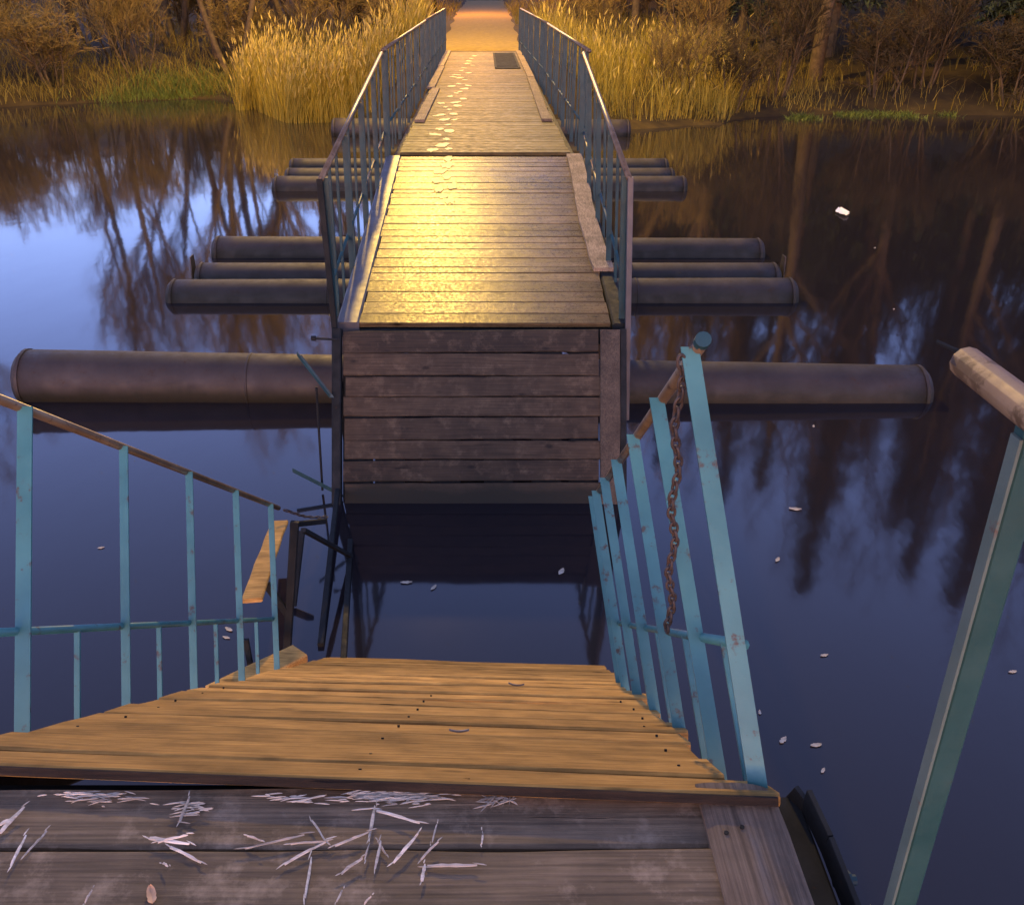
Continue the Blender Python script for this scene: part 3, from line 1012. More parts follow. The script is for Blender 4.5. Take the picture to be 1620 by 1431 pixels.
G = 'pontoon pipes carrying the far bridge'
pontoon('big lone pontoon pipe right behind the steep dark panel', 7.95, -4.3, 4.1, 0.13, -0.03, 0.28, G)
pontoon('nearest pipe of the middle trio of pontoons', 10.95, -3.85, 3.78, -0.05, -0.03, 0.265, G)
pontoon('central pipe of the middle trio, with upright lugs at its ends', 11.72, -3.72, 3.80, -0.05, -0.05, 0.265, G, plate=0.10)
pontoon('rear pipe of the middle trio of pontoons', 13.05, -3.85, 3.95, -0.02, -0.05, 0.265, G)
pontoon('nearest pipe of the small distant pontoon trio', 17.9, -4.0, 3.80, -0.03, -0.03, 0.265, G)
pontoon('central pipe of the small distant pontoon trio', 18.85, -3.95, 3.75, -0.04, -0.04, 0.265, G)
pontoon('rear pipe of the small distant pontoon trio', 20.1, -4.1, 3.85, -0.05, -0.05, 0.265, G)
pontoon('last short pontoon pipe against the shore reeds', 25.2, -3.95, 3.75, 0.10, 0.06, 0.33, G)

# trestles between pipes and deck
def trestle(label, ys_, zb, zt):
    root = empty('steel_trestle', (0, sum(ys_) / len(ys_), zb), label, 'trestle', 'trestles between the pontoons and the deck')
    for y_ in ys_:
        for x_ in (-0.95, 0.95):
            b = MB(); b.bar((x_, y_, zb), (x_, y_, zt(y_) - 0.18), X, 0.08, 0.08); b.build('leg', M['black'], root)
        b = MB()
        b.bar((-0.9, y_ + 0.05, zb + 0.05), (0.9, y_ + 0.05, zt(y_) - 0.22), (0, 1, 0), 0.02, 0.05)
        b.bar((0.9, y_ - 0.05, zb + 0.05), (-0.9, y_ - 0.05, zt(y_) - 0.22), (0, 1, 0), 0.02, 0.05)
        b.build('brace', M['black'], root)
z1f = lambda y_: 1.17 + (y_ - 6.52) * 0.57 / 4.1
z2f = lambda y_: 1.77 + (y_ - 10.7) * 0.16 / 16.3
trestle('black steel legs standing on the big lone pipe under the wet span', [7.95], 0.33, z1f)
trestle('black steel legs on the middle pontoon trio under the farther span', [10.9, 11.72, 13.05], 0.21, z2f)
trestle('black steel legs on the small distant pontoon trio', [17.9, 18.85, 20.1], 0.21, z2f)
trestle('black steel legs on the last pipe at the shore', [25.2], 0.36, z2f)

# ------------------------------------------------------------------ splinters on the platform
SPL = [  # pixel, pixel of the two ends, width mm, words
 ((0, 1318), (40, 1280), 9, 'broad pale splinter at the left picture edge'),
 ((0, 1305), (22, 1296), 8, 'short pale chip cut by the left picture edge'),
 ((18, 1370), (42, 1325), 5, 'thin pale splinter near the left edge, below the broad one'),
 ((40, 1352), (74, 1314), 4, 'second thin splinter right of the one near the left edge'),
 ((237, 1325), (300, 1338), 8, 'thick pale splinter at the left of the small left heap'),
 ((250, 1332), (298, 1324), 4, 'thin splinter crossing the top of the small left heap'),
 ((270, 1340), (318, 1364), 6, 'pale splinter pointing down right out of the left heap'),
 ((257, 1366), (267, 1373), 4, 'tiny pale chip below the small left heap'),
 ((285, 1300), (300, 1262), 6, 'pale splinter lying up the plank above the left heap'),
 ((292, 1290), (316, 1284), 4, 'small fibre across the splinter above the left heap'),
 ((388, 1342), (482, 1323), 4, 'long thin splinter left of centre, lying across the board joint'),
 ((392, 1322), (414, 1332), 3, 'short thin splinter just left of the long one on the joint'),
 ((450, 1367), (520, 1332), 5, 'long splinter slanting up right below the board joint'),
 ((493, 1298), (516, 1332), 4, 'splinter slanting down right above the board joint'),
 ((460, 1336), (516, 1330), 3, 'thin level splinter meeting three others at the joint'),
 ((483, 1420), (492, 1356), 5, 'upright pale splinter standing alone low in the centre left'),
 ((530, 1338), (585, 1318), 4, 'thin bent splinter running into the central heap'),
 ((583, 1325), (594, 1278), 7, 'upright pale splinter at the top of the central heap'),
 ((596, 1282), (664, 1306), 6, 'long pale splinter pointing right out of the central heap'),
 ((540, 1382), (574, 1360), 6, 'pale splinter lower left of the central heap'),
 ((578, 1360), (584, 1336), 3, 'tiny upright splinter inside the central heap'),
 ((594, 1374), (602, 1334), 6, 'pale upright splinter below the central heap'),
 ((598, 1330), (612, 1352), 4, 'short dark-edged splinter right in the central heap'),
 ((622, 1364), (662, 1322), 6, 'pale splinter slanting up right, right of the central heap'),
 ((683, 1332), (692, 1306), 4, 'short upright splinter right of the slanting one'),
 ((666, 1360), (694, 1336), 4, 'small curved splinter above the right-angled pair'),
 ((668, 1394), (672, 1370), 7, 'short upright piece of the right-angled pair of splinters'),
 ((676, 1371), (755, 1370), 6, 'long level piece of the right-angled pair of splinters'),
 ((762, 1335), (763, 1316), 4, 'tiny upright splinter right of all the others'),
 ((532, 1426), (542, 1408), 3, 'faint thin splinter at the bottom edge, left of centre'),
 ((134, 1428), (148, 1412), 3, 'faint short splinter at the bottom edge, far left'),
 ((576, 1431), (588, 1422), 3, 'tiny splinter end cut by the bottom picture edge'),
]
for i, (a_, c_, w_, lab) in enumerate(SPL):
    r_ = random.Random(900 + i)
    z_ = PZ + 0.0025 + 0.002 * (i % 3)
    p_, q_ = on_z(*a_, z_), on_z(*c_, z_)
    p_.y = min(p_.y, 1.18); q_.y = min(q_.y, 1.18)
    q_.z += r_.uniform(0.0, 0.008)
    d = (q_ - p_); l = d.length; d.normalize()
    sd_ = V((-d.y, d.x, 0)).normalized()
    b = MB()
    n_ = 7
    w0 = w_ * 0.001 * 0.9
    prof = []
    for k_ in range(n_ + 1):
        t = k_ / n_
        ww = w0 * (0.25 + 0.75 * math.sin(math.pi * min(1, t * 0.75 + 0.18))) * (1 + 0.18 * r_.uniform(-1, 1))
        c = p_ + d * (l * t) + sd_ * (0.0009 * math.sin(t * 3 + i)) + V((0, 0, 0.0012 * math.sin(t * 5)))
        hh = 0.0028 * (0.6 + r_.random() * 0.8)
        b.v += [c - sd_ * ww / 2, c + sd_ * ww / 2 * r_.uniform(.7, 1), c + sd_ * ww * 0.35 + V((0, 0, hh)), c - sd_ * ww * 0.3 + V((0, 0, hh * 0.7))]
    for k_ in range(n_):
        for j in range(4):
            b.f.append((k_ * 4 + j, k_ * 4 + (j + 1) % 4, k_ * 4 + 4 + (j + 1) % 4, k_ * 4 + 4 + j))
    b.f.append((3, 2, 1, 0)); b.f.append(tuple(n_ * 4 + j for j in range(4)))
    # split fibres at one end
    for q in range(2):
        e = q_ if q == 0 else p_
        sg = 1 if q == 0 else -1
        fibre(b, e + d * sg * 0.004 + sd_ * r_.uniform(-1, 1) * w0 * 0.4 + V((0, 0, 0.002)), math.atan2(d.y, d.x) + r_.uniform(-0.3, 0.3), l * 0.3, 0.0018, 0.001)
    mid = (p_ + q_) / 2
    o = b.build('wood_splinter', M['chip'], loc=mid)
    tag(o, lab, 'splinter', 'wood splinters scattered on the platform')
# dry leaf near the bottom and a chip on the ramp
def leaf(name, label, cat, c, size, ang, material, nrm=V((0, 0, 1)), group=None, curl=0.25, asp=0.5, seed=0):
    c = V(c)
    r_ = random.Random(seed)
    a_ = V((math.cos(ang), math.sin(ang), 0)); a_ = (a_ - nrm * a_.dot(nrm)).normalized()
    t_ = nrm.cross(a_)
    b = MB()
    n_ = 8
    rows = []
    for i in range(n_ + 1):
        u_ = i / n_
        wd = size * asp * 0.5 * math.sin(math.pi * (0.06 + 0.9 * u_)) ** 0.8 * (1 + 0.3 * r_.uniform(-1, 1))
        z_ = size * curl * (u_ - 0.5) ** 2 * 1.5
        m_ = c + a_ * size * (u_ - 0.5) + nrm * z_
        b.v += [m_ - t_ * wd + nrm * size * curl * 0.3, m_, m_ + t_ * wd + nrm * size * curl * 0.3]
    b.v += [v_ - nrm * 0.0015 for v_ in b.v]
    k_ = (n_ + 1) * 3
    for i in range(n_):
        for j in range(2):
            q = i * 3 + j
            b.f.append((q, q + 1, q + 4, q + 3))
            b.f.append((k_ + q + 3, k_ + q + 4, k_ + q + 1, k_ + q))
        b.f.append((i * 3, i * 3 + 3, k_ + i * 3 + 3, k_ + i * 3))
        b.f.append((i * 3 + 5, i * 3 + 2, k_ + i * 3 + 2, k_ + i * 3 + 5))
    o = b.build(name, material, loc=c)
    return tag(o, label, cat, group)
M['tanleaf'] = plant('tan_leaf', [(0.3, (0.40, 0.22, 0.11)), (0.7, (0.62, 0.40, 0.24))], scale=20)
leaf('fallen_leaf', 'curled orange-tan leaf on the platform near the bottom edge', 'leaf', on_z(240, 1416, PZ + 0.004), 0.036, R(115), M['tanleaf'], asp=0.42, seed=1)
leaf('fallen_leaf', 'small dark curled leaf on the top edge of the ramp', 'leaf', rp(0.05, 0.355, 0.004) + V((0.0, -0.02, 0)), 0.022, R(15), M['bark'], asp=0.8, curl=0.8, seed=2)
leaf('fallen_leaf', 'pale narrow leaf on the right of the orange ramp', 'leaf', rp(2.0, 0.42, 0.006), 0.07, R(-35), M['chip'], nrm=ru, asp=0.2, seed=3)
leaf('fallen_leaf', 'pale narrow leaf in the middle of the orange ramp', 'leaf', rp(0.62, 0.30, 0.006), 0.05, R(10), M['chip'], nrm=ru, asp=0.2, seed=4)
# floating leaves
G = 'pale leaves floating on the water'
FL = [
 ((643, 921), 0.075, 5, 'flat pale leaf floating left, just below the dark panel reflection'),
 ((686, 929), 0.06, 60, 'small pale leaf floating below the middle of the panel reflection'),
 ((888, 904), 0.08, 65, 'white notched leaf floating at the right under the panel reflection'),
 ((362, 995), 0.06, -35, 'white leaf floating behind the left ramp railing'),
 ((358, 1008), 0.05, -20, 'faint leaf floating just under the white one by the left railing'),
 ((160, 866), 0.045, 20, 'tiny faint leaf floating far left behind the ramp railing'),
 ((1258, 805), 0.09, -8, 'tan leaf floating right of the chain-hung railing'),
 ((1230, 885), 0.06, 55, 'pale slim leaf floating below the tan one'),
 ((1287, 674), 0.05, 70, 'tiny bright leaf floating just in front of the big pipe, right'),
 ((1239, 1170), 0.06, 45, 'white leaf floating low right, nearest to the tall teal post'),
 ((1291, 1178), 0.06, 8, 'dim level leaf floating right of the white one'),
 ((1302, 1218), 0.04, 50, 'dim small leaf floating lowest on the right'),
 ((1304, 1036), 0.05, 15, 'faint leaf floating in the dark tree reflection, right'),
 ((1202, 1126), 0.035, 80, 'tiny leaf floating right beside the tall teal post'),
 ((1602, 1062), 0.05, 10, 'faint leaf floating at the right picture edge'),
 ((1122, 826), 0.035, 80, 'tiny leaf glimpsed beside the middle of the tall teal post'),
 ((1414, 489), 0.05, 60, 'speck of a leaf floating beyond the big pipe, right'),
 ((1384, 392), 0.06, 50, 'speck of a leaf floating far out on the dark right water'),
]
for i, (px, sz, an, lab) in enumerate(FL):
    leaf('floating_leaf', lab, 'leaf', on_z(*px, 0.004), sz, R(an), M['leaf'], group=G, curl=0.12, asp=0.38, seed=50 + i)
leaf('foam_scrap', 'ragged white scrap floating alone on the dark water at upper right', 'scrap', on_z(1333, 337, 0.01), 0.62, R(80), M['scrap'], curl=0.1, asp=0.30, seed=91)

# ------------------------------------------------------------------ vegetation
def blades(name, material, pts, hfun, wfun, lean, seed, nseg=3, plume=None, bend=0.5):
    r_ = random.Random(seed)
    b = MB()
    pl = MB() if plume else None
    for (x_, y_, z_) in pts:
        h_ = hfun(r_)
        w_ = wfun(r_)
        a_ = r_.uniform(0, 2 * math.pi)
        s_ = V((math.cos(a_), math.sin(a_), 0)) * w_
        ld = V((r_.gauss(lean[0], lean[2]), r_.gauss(lean[1], lean[2]), 0))
        base = len(b.v)
        for k_ in range(nseg + 1):
            t = k_ / nseg
            c = V((x_, y_, z_)) + V((0, 0, h_ * t * (1 - bend * 0.25 * t))) + ld * h_ * t ** (1 + bend)
            ww = (1 - t * 0.8)
            b.v += [c - s_ * ww, c + s_ * ww]
        for k_ in range(nseg):
            q = base + k_ * 2
            b.f.append((q, q + 1, q + 3, q + 2))
        if pl is not None and r_.random() < plume:
            pb_ = len(pl.v)
            dr = (ld + V((0, 0, 1))).normalized()
            for k_, (t, ww) in enumerate(((0, .2), (0.3, 1), (0.7, .7), (1, .05))):
                c2 = c + dr * 0.22 * t + ld * 0.12 * t * t
                sw = s_.normalized() * 0.022 * ww
                sw2 = V((-sw.y, sw.x, 0))
                pl.v += [c2 - sw, c2 + sw2, c2 + sw]
            for k_ in range(3):
                q = pb_ + k_ * 3
                pl.f += [(q, q + 1, q + 4, q + 3), (q + 1, q + 2, q + 5, q + 4), (q + 2, q, q + 3, q + 5)]
    o = b.build(name, material)
    if pl is not None and pl.v:
        pl.build('reed_plumes', M['plume'], o)
    return o

def scatter(n_, f, seed):
    r_ = random.Random(seed)
    res = []
    k_ = 0
    while len(res) < n_ and k_ < n_ * 30:
        k_ += 1
        q = f(r_)
        if q: res.append((q[0], q[1], ground_z(q[0], q[1]) - 0.05))
    return res

def reed_spot(r_):
    x_ = r_.uniform(-8.0, -1.9)
    y_ = shore(x_) + abs(r_.gauss(0, 1)) * 1.6 - 0.5
    if noise.noise(V((x_ * 0.9, y_ * 0.9, 8))) < -0.25: return None
    return (x_, y_)
o = blades('reed_bed', M['reed'], scatter(5200, reed_spot, 31), lambda r_: r_.uniform(1.0, 2.05), lambda r_: r_.uniform(0.007, 0.014), (0.10, 0, 0.16), 32, plume=0.35)
tag(o, 'dense golden reeds along the shore left of the bridge', 'reeds', kind='stuff')
def reed_spot2(r_):
    x_ = r_.uniform(1.8, 8.5)
    y_ = shore(x_) + r_.uniform(0.4, 7)
    if noise.noise(V((x_ * 0.7, y_ * 0.7, 3))) < -0.2: return None
    return (x_, y_)
o = blades('tall_grass', M['reed'], scatter(4200, reed_spot2, 33), lambda r_: r_.uniform(0.6, 1.7), lambda r_: r_.uniform(0.006, 0.012), (-0.02, 0, 0.22), 34, plume=0.1)
tag(o, 'tall golden grass on the bank right of the bridge', 'grass', kind='stuff')
def grass_spot(r_):
    x_ = r_.uniform(-34, 34)
    y_ = shore(x_) + 0.2 + r_.random() ** 1.4 * 48
    if abs(x_ + 0.1) < 1.5: return None
    if noise.noise(V((x_ * 0.3, y_ * 0.3, 12))) < -0.22: return None
    if x_ > 8 and r_.random() < min(0.72, (x_ - 8) / 6): return None
    return (x_, y_)
o = blades('dry_grass', M['drygrass'], scatter(42000, grass_spot, 35), lambda r_: r_.uniform(0.25, 1.05), lambda r_: r_.uniform(0.006, 0.016), (0, 0, 0.45), 36, nseg=2, bend=0.9)
tag(o, 'dry brown grass covering both banks', 'grass', kind='stuff')
def green_spot(r_):
    x_ = r_.gauss(-11.2, 1.1)
    y_ = shore(x_) + abs(r_.gauss(0, 1.3))
    return (x_, y_)
o = blades('green_grass', M['greengrass'], scatter(3500, green_spot, 37), lambda r_: r_.uniform(0.12, 0.4), lambda r_: r_.uniform(0.008, 0.016), (0, 0, 0.5), 38, nseg=2)
tag(o, 'patch of fresh green grass at the waterline on the left bank', 'grass', kind='stuff')
def green_spot2(r_):
    x_ = r_.uniform(9, 14.5)
    y_ = shore(x_) - 0.35 + r_.gauss(0, 0.4)
    if noise.noise(V((x_ * 0.9, y_ * 0.9, 2))) < 0.02: return None
    return (x_, y_)
pts = [(x_, y_, -0.03) for x_, y_, z_ in scatter(1100, green_spot2, 39)]
o = blades('water_weed', M['greengrass'], pts, lambda r_: r_.uniform(0.05, 0.2), lambda r_: r_.uniform(0.008, 0.02), (0, 0, 0.8), 40, nseg=2)
tag(o, 'low green weed at the waterline under the dark right bank', 'weed', kind='stuff')

# --- bare trees
def branch(tb, wb, p, d, l, r_, level, rnd_, maxlev, spread, drop):
    n_ = 5 if level == 0 else 4
    pts, rs = [p.copy()], [r_]
    dd_ = d.copy()
    for i in range(n_):
        dd_ = (dd_ + V((rnd_.gauss(0, 1), rnd_.gauss(0, 1), rnd_.gauss(0, 0.6))) * (0.07 + 0.05 * level) + V((0, 0, 0.05 - drop * level))).normalized()
        pts.append(pts[-1] + dd_ * (l / n_))
        rs.append(r_ * (1 - 0.62 * (i + 1) / n_))
    tgt = tb if level <= 1 else wb
    tgt.tube(pts, rs, 8 if level == 0 else (5 if level == 1 else 3), caps=False)
    if level >= maxlev: return
    k_ = [9, 6, 6, 5][level]
    for i in range(k_):
        t = rnd_.uniform(0.30 if level == 0 else 0.15, 1.0)
        f = t * n_
        i0 = min(int(f), n_ - 1)
        q = pts[i0].lerp(pts[i0 + 1], f - i0)
        ax = V((rnd_.gauss(0, 1), rnd_.gauss(0, 1), rnd_.gauss(0, 0.3))).normalized()
        nd = (dd_ * 0.9 + ax * spread + V((0, 0, 0.25))).normalized()
        rr_ = rs[i0] * rnd_.uniform(0.45, 0.65)
        branch(tb, wb, q, nd, l * rnd_.uniform(0.42, 0.62) * (1.15 - 0.45 * t), max(rr_, 0.0085), level + 1, rnd_, maxlev, spread, drop)

def tree_meshes(seed, h, r_, spread, drop=0.0, multi=1, maxlev=4, dark=False):
    rnd_ = random.Random(seed)
    tb, wb = MB(), MB()
    for k_ in range(multi):
        a_ = rnd_.uniform(0, 6.28)
        lean = 0.05 if multi == 1 else 0.28
        d = V((math.cos(a_) * lean, math.sin(a_) * lean, 1)).normalized()
        branch(tb, wb, V((math.cos(a_) * 0.2 * (multi > 1), math.sin(a_) * 0.2 * (multi > 1), -0.3)), d, h * rnd_.uniform(0.6, 0.72), r_, 0, rnd_, maxlev, spread, drop)
    res = []
    for nm, bb, mm in (('trunk', tb, M['bark']), ('crown', wb, M['dark_twig'] if dark else M['twig'])):
        me = bpy.data.meshes.new(nm)
        me.from_pydata([tuple(v_) for v_ in bb.v], [], bb.f)
        me.materials.append(mm)
        me.polygons.foreach_set('use_smooth', [True] * len(me.polygons))
        res.append(me)
    return res
def conifer_meshes(seed, h):
    r_ = random.Random(seed)
    tb, cb = MB(), MB()
    tb.tube([(0, 0, -0.3), (0.05, 0, h * 0.5), (0, 0.03, h)], [h * 0.014, h * 0.009, 0.02], 8)
    z_ = h * 0.12
    while z_ < h * 0.99:
        rad = (1 - z_ / h) ** 0.85 * h * 0.20 * r_.uniform(0.75, 1.15) + 0.15
        for k_ in range(7):
            a_ = r_.uniform(0, 6.28)
            d = V((math.cos(a_), math.sin(a_), -0.25 + r_.uniform(-.1, .15)))
            ln = rad * r_.uniform(0.6, 1.1)
            n_ = max(3, int(ln / 0.22))
            for i in range(n_):
                c = V((0, 0, z_)) + d * ln * (i + 0.5) / n_
                for q in range(4):
                    e = V((r_.gauss(0, 1), r_.gauss(0, 1), r_.gauss(-0.5, 0.6))) * 0.24
                    s_ = V((-e.y, e.x, 0.1)).normalized() * 0.045
                    cb.add([c, c + e * 0.5 + s_, c + e, c + e * 0.5 - s_], [(0, 1, 2, 3)])
        z_ += 0.33
    res = []
    for nm, bb, mm in (('trunk', tb, M['bark']), ('crown', cb, M['needle'])):
        me = bpy.data.meshes.new(nm)
        me.from_pydata([tuple(v_) for v_ in bb.v], [], bb.f)
        me.materials.append(mm)
        res.append(me)
    return res

def put_tree(kind_name, meshes, x_, y_, sc, rot, label, cat, group, sink=0.0):
    root = empty(kind_name, (x_, y_, ground_z(x_, y_) - sink), label, cat, group)
    root.rotation_euler = (0, 0, rot)
    root.scale = (sc, sc, sc)
    for me in meshes:
        o = bpy.data.objects.new(me.name.split('.')[0], me)
        COL.objects.link(o)
        o.parent = root
    return root
TA = tree_meshes(1, 15.0, 0.17, 0.55)
TB = tree_meshes(2, 17.0, 0.20, 0.75)
TC = tree_meshes(3, 13.0, 0.13, 0.5, multi=3)
TD = tree_meshes(4, 19.0, 0.26, 0.95)
SH = tree_meshes(5, 3.2, 0.035, 0.9, multi=5, maxlev=3)
SH2 = tree_meshes(6, 2.4, 0.028, 1.1, drop=0.03, multi=7, maxlev=3)
SHD = tree_meshes(15, 3.2, 0.035, 0.9, multi=5, maxlev=3, dark=True)
SH2D = tree_meshes(16, 2.4, 0.028, 1.1, drop=0.03, multi=7, maxlev=3, dark=True)
TBD = tree_meshes(12, 17.0, 0.20, 0.75, dark=True)
TDD = tree_meshes(14, 19.0, 0.26, 0.95, dark=True)
CO = conifer_meshes(8, 20)

LT = [
 (-9.6, 37.4, TC, 1.0, 'bare multi-stemmed tree right behind the green grass patch, nearest the reeds'),
 (-11.6, 44.0, TB, 1.0, 'broad bare tree far behind the green grass patch'),
 (-7.4, 39.5, TC, 0.95, 'bare multi-stemmed tree close behind the left reed bed'),  # x, y, mesh, scale, label
 (-10.6, 39.0, TA, 1.00, 'slender bare tree, nearest of those behind the green grass patch'),
 (-8.6, 42.5, TC, 1.10, 'bare multi-stemmed tree behind the left reed bed'),
 (-12.8, 41.0, TC, 1.15, 'bare multi-stemmed tree behind the green grass patch'),
 (-14.2, 38.0, TB, 0.80, 'bare tree left of the green grass patch'),
 (-6.6, 45.0, TA, 0.95, 'slender bare tree far behind the left reeds'),
 (-16.8, 40.5, TA, 0.95, 'slender bare tree on the left bank above the brown scrub'),
 (-22.5, 33.0, TB, 0.85, 'broad bare tree at the far left edge of the bank'),
 (-4.6, 50.0, TC, 1.0, 'bare multi-stemmed tree far left of the path'),
]
for i, (x_, y_, me, sc, lab) in enumerate(LT):
    put_tree('bare_tree', me, x_, y_, sc, i * 1.7, lab, 'tree', 'bare trees on the left bank')
RT = [
 (11.2, 33.2, TD, 0.95, 'thick-trunked bare tree on the right bank, left of the two trunks'),
 (15.0, 34.5, TB, 1.15, 'thick-trunked bare tree on the right bank, right of the two trunks'),
 (6.0, 40.0, TA, 1.0, 'slender bare tree behind the tall grass right of the path'),
 (8.6, 37.0, TC, 1.2, 'bare multi-stemmed tree behind the right tall grass'),
 (13.0, 39.0, TD, 1.0, 'spreading bare tree between and behind the two thick trunks'),
 (18.5, 32.5, TD, 0.95, 'spreading bare tree over the dark right bank'),
 (22.0, 30.0, TB, 1.2, 'tall bare tree near the right edge of the dark bank'),
 (26.5, 27.5, TD, 1.0, 'spreading bare tree at the far right edge of the bank'),
 (20.0, 38.0, TD, 1.1, 'tall spreading bare tree deep in the dark right wood'),
 (30.0, 31.0, TB, 1.2, 'tall bare tree beyond the right picture edge'),
 (4.0, 52.0, TB, 1.0, 'bare tree far behind, right of the path'),
]
for i, (x_, y_, me, sc, lab) in enumerate(RT):
    me = {id(TB): TBD, id(TD): TDD}.get(id(me), me)
    put_tree('bare_tree', me, x_, y_, sc, i * 2.3 + 0.4, lab, 'tree', 'bare trees on the right bank')
CT = [
 (23.5, 37.0, 1.15, 'tall dark conifer in the right wood behind the picture-edge shrubs'),
 (27.8, 33.0, 1.10, 'tall dark conifer at the far right, near the shore'),
 (31.5, 38.5, 1.20, 'tall dark conifer far back at the extreme right'),
 (16.6, 39.0, 0.95, 'dark conifer right behind the tallest one'),
 (20.6, 36.6, 1.05, 'tall dark conifer two trees right of the tallest one'),
 (9.4, 36.6, 0.62, 'short dark conifer just left of the thick left trunk'),
 (18.2, 34.2, 0.80, 'dark conifer close to the shore, right of the thick right trunk'),
 (21.5, 33.0, 0.95, 'dark conifer close to the shore before the right picture edge'),
 (12.6, 36.2, 0.80, 'dark conifer between the two thick trunks'),
 (25.6, 30.5, 0.75, 'dark conifer at the shore by the right picture edge'),
 (7.8, 43.0, 0.80, 'dark conifer behind the leafless shrubs right of the tall grass'),
 (17.6, 41.0, 1.0, 'dark conifer behind the tallest one'),
 (22.0, 41.5, 1.05, 'dark conifer deep in the right wood'),
 (10.0, 46.0, 0.95, 'dark conifer far behind the right tall grass'),
 (14.0, 46.5, 1.1, 'dark conifer far back between the two thick trunks'),
 (27.0, 42.0, 1.1, 'dark conifer far back towards the right picture edge'),
 (6.8, 50.0, 0.9, 'dark conifer farthest back, right of the path'),
 (33.0, 32.0, 1.0, 'dark conifer outermost on the right bank'),
 (15.6, 36.5, 1.10, 'tallest dark conifer on the right bank, mirrored as a spike in the water'),
 (19.5, 35.5, 0.85, 'dark conifer right of the tallest one'),
 (24.0, 33.5, 0.90, 'dark conifer near the right picture edge'),
 (12.0, 41.0, 0.75, 'dark conifer left of the tallest one'),
 (29.0, 36.0, 0.95, 'dark conifer beyond the right picture edge'),
]
for i, (x_, y_, sc, lab) in enumerate(CT):
    put_tree('conifer', CO, x_, y_, sc, i * 1.1, lab, 'tree', 'conifers on the right bank')
# shrubs
SB = [
 (-16.0, 41.0, SH, 1.9, 'wide leafless shrub at the foot of the left slope'),
 (-13.2, 44.5, SH2, 2.0, 'tangled brown thicket high on the left slope'),
 (-8.0, 45.0, SH, 1.9, 'wide leafless shrub behind the left reeds, at the top'),
 (-19.5, 38.5, SH2, 2.0, 'dark brown thicket at the upper left picture corner'),
 (-5.0, 42.0, SH2, 1.8, 'brown thicket left of the path, near the top edge'),
 (-3.2, 48.0, SH, 1.6, 'leafless shrub where the path leaves the picture, left'),
 (4.6, 44.0, SH, 1.8, 'leafless shrub where the path leaves the picture, right'),
 (7.8, 46.0, SH2, 2.0, 'brown thicket behind the right tall grass, near the top edge'),
 (14.2, 31.8, SH, 1.2, 'thin shrub between the two thick trunks, at the water'),
 (18.6, 30.6, SH2, 1.8, 'dark thicket overhanging the right shore'),
 (22.6, 28.0, SH2, 1.8, 'dark thicket at the right picture edge'),
 (5.6, 28.6, SH, 0.9, 'leafless tangled shrub at the shore right of the bridge'),
 (7.4, 29.3, SH2, 1.2, 'low tangled shrub overhanging the water right of the bridge'),
 (9.2, 31.0, SH, 1.3, 'leafless shrub left of the thick tree trunks'),
 (12.8, 31.2, SH2, 1.4, 'low shrub below the thick tree trunks'),
 (16.5, 30.4, SH2, 1.5, 'low dark shrub right of the thick tree trunks'),
 (20.0, 28.8, SH, 1.3, 'dark leafless shrub near the right picture edge'),
 (6.6, 32.5, SH, 1.2, 'leafless shrub behind the right tall grass'),
 (3.6, 34.0, SH, 1.0, 'leafless shrub right beside the path'),
 (-12.6, 35.6, SH, 1.2, 'leafless shrub just left of the green grass patch'),
 (-15.0, 34.0, SH2, 1.5, 'pale brown scrub near the waterline on the left bank'),
 (-17.5, 32.8, SH2, 1.6, 'dark brown scrub at the left picture edge'),
 (-14.0, 37.5, SH, 1.4, 'leafless shrub high on the left bank'),
 (-9.0, 38.0, SH2, 1.5, 'low brown shrub behind the green grass patch'),
 (-6.0, 37.0, SH, 1.2, 'leafless shrub behind the left reeds'),
 (-3.5, 36.0, SH2, 1.1, 'low shrub left beside the path'),
 (-18.6, 35.6, SH, 1.5, 'tall leafless shrub at the upper left corner'),
 (-11.2, 43.0, SH, 1.6, 'leafless shrub far back on the left bank'),
 (10.5, 35.8, SH, 1.5, 'leafless shrub between the right trunks'),
]
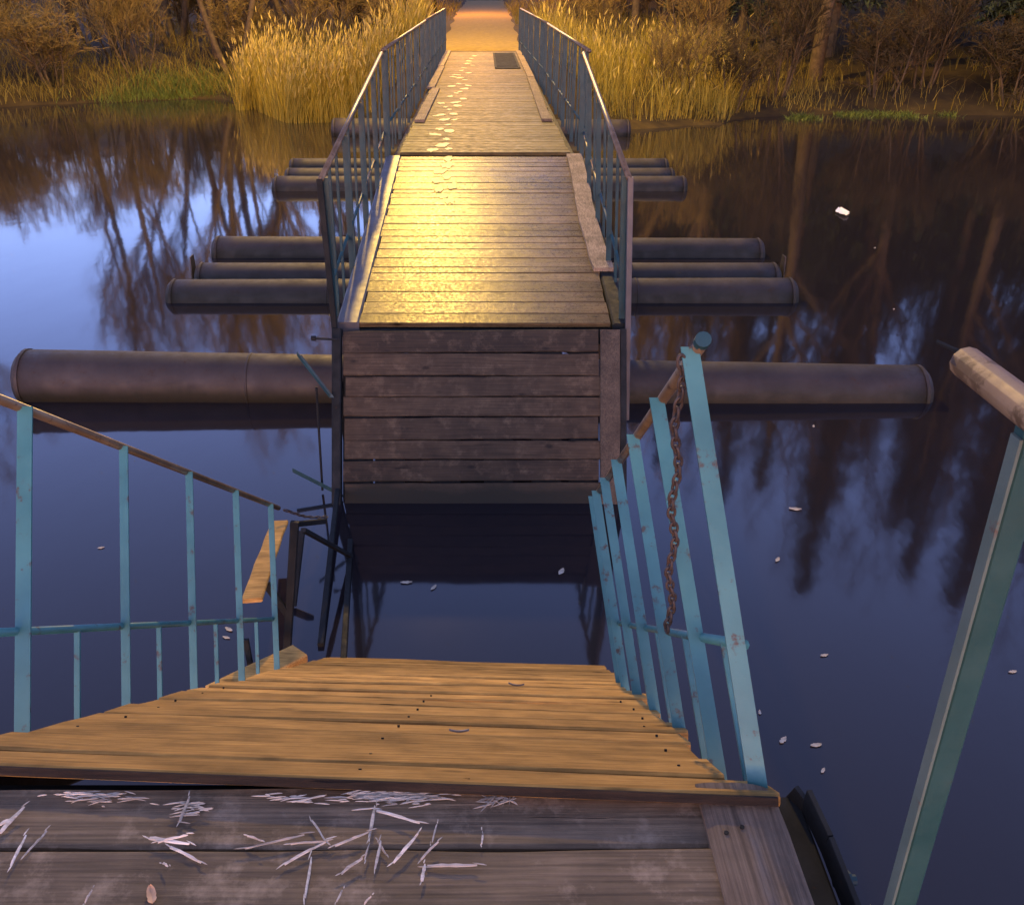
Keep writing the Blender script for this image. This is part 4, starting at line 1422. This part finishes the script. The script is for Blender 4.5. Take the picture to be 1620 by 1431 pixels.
for i, (x_, y_, me, sc, lab) in enumerate(SB):
    if x_ > 7: me = SHD if me is SH else SH2D
    put_tree('shrub', me, x_, y_, sc, i * 1.3, lab, 'shrub', 'shrubs along the banks')

# ------------------------------------------------------------------ the street lamps along the path
m_glass, n, p = mat('lamp_glass')
p.inputs['Base Color'].default_value = (0.8, 0.6, 0.3, 1)
p.inputs['Emission Color'].default_value = (1.0, 0.62, 0.16, 1)
p.inputs['Emission Strength'].default_value = 40
def street_lamp(label, LX, LY, LZ, PXL, PYL, energy, colour):
    z0 = ground_z(PXL, PYL)
    lamp = empty('street_lamp', (PXL, PYL, z0), label, 'street lamp', 'street lamps along the path')
    b = MB()
    b.tube([(PXL, PYL, z0), (PXL, PYL, LZ - 0.5), (PXL + 0.05, PYL - 0.3, LZ + 0.25), (LX - 0.5, LY + 0.45, LZ + 0.42)], [0.08, 0.06, 0.045, 0.04], 12)
    b.build('pole', M['black'], lamp, smooth=True)
    b = MB()
    b.tube([(LX - 0.55, LY + 0.42, LZ + 0.42), (LX - 0.25, LY + 0.2, LZ + 0.42), (LX + 0.25, LY - 0.1, LZ + 0.38), (LX + 0.45, LY - 0.2, LZ + 0.33)], [0.06, 0.18, 0.2, 0.05], 12)
    b.build('head', M['channel'], lamp, smooth=True)
    b = MB()
    b.tube([(LX, LY, LZ + 0.20), (LX, LY, LZ + 0.12), (LX, LY, LZ + 0.07)], [0.17, 0.14, 0.06], 16)
    b.build('lens', m_glass, lamp, smooth=True)
    ld = bpy.data.lights.new('lamp_light', 'POINT')
    lo = bpy.data.objects.new('lamp_light', ld)
    COL.objects.link(lo)
    lo.location = (LX, LY, LZ - 0.25)
    ld.energy = energy
    ld.color = colour
    ld.shadow_soft_size = 0.28
street_lamp('tall sodium street lamp whose pole stands by the left end of the bridge', -1.75, 27.6, 13.6, -2.35, 30.0, 4600, (1.0, 0.60, 0.10))
street_lamp('second street lamp farther along the path, lighting its end orange', -0.9, 56.0, 8.5, -2.8, 57.0, 1700, (1.0, 0.42, 0.05))
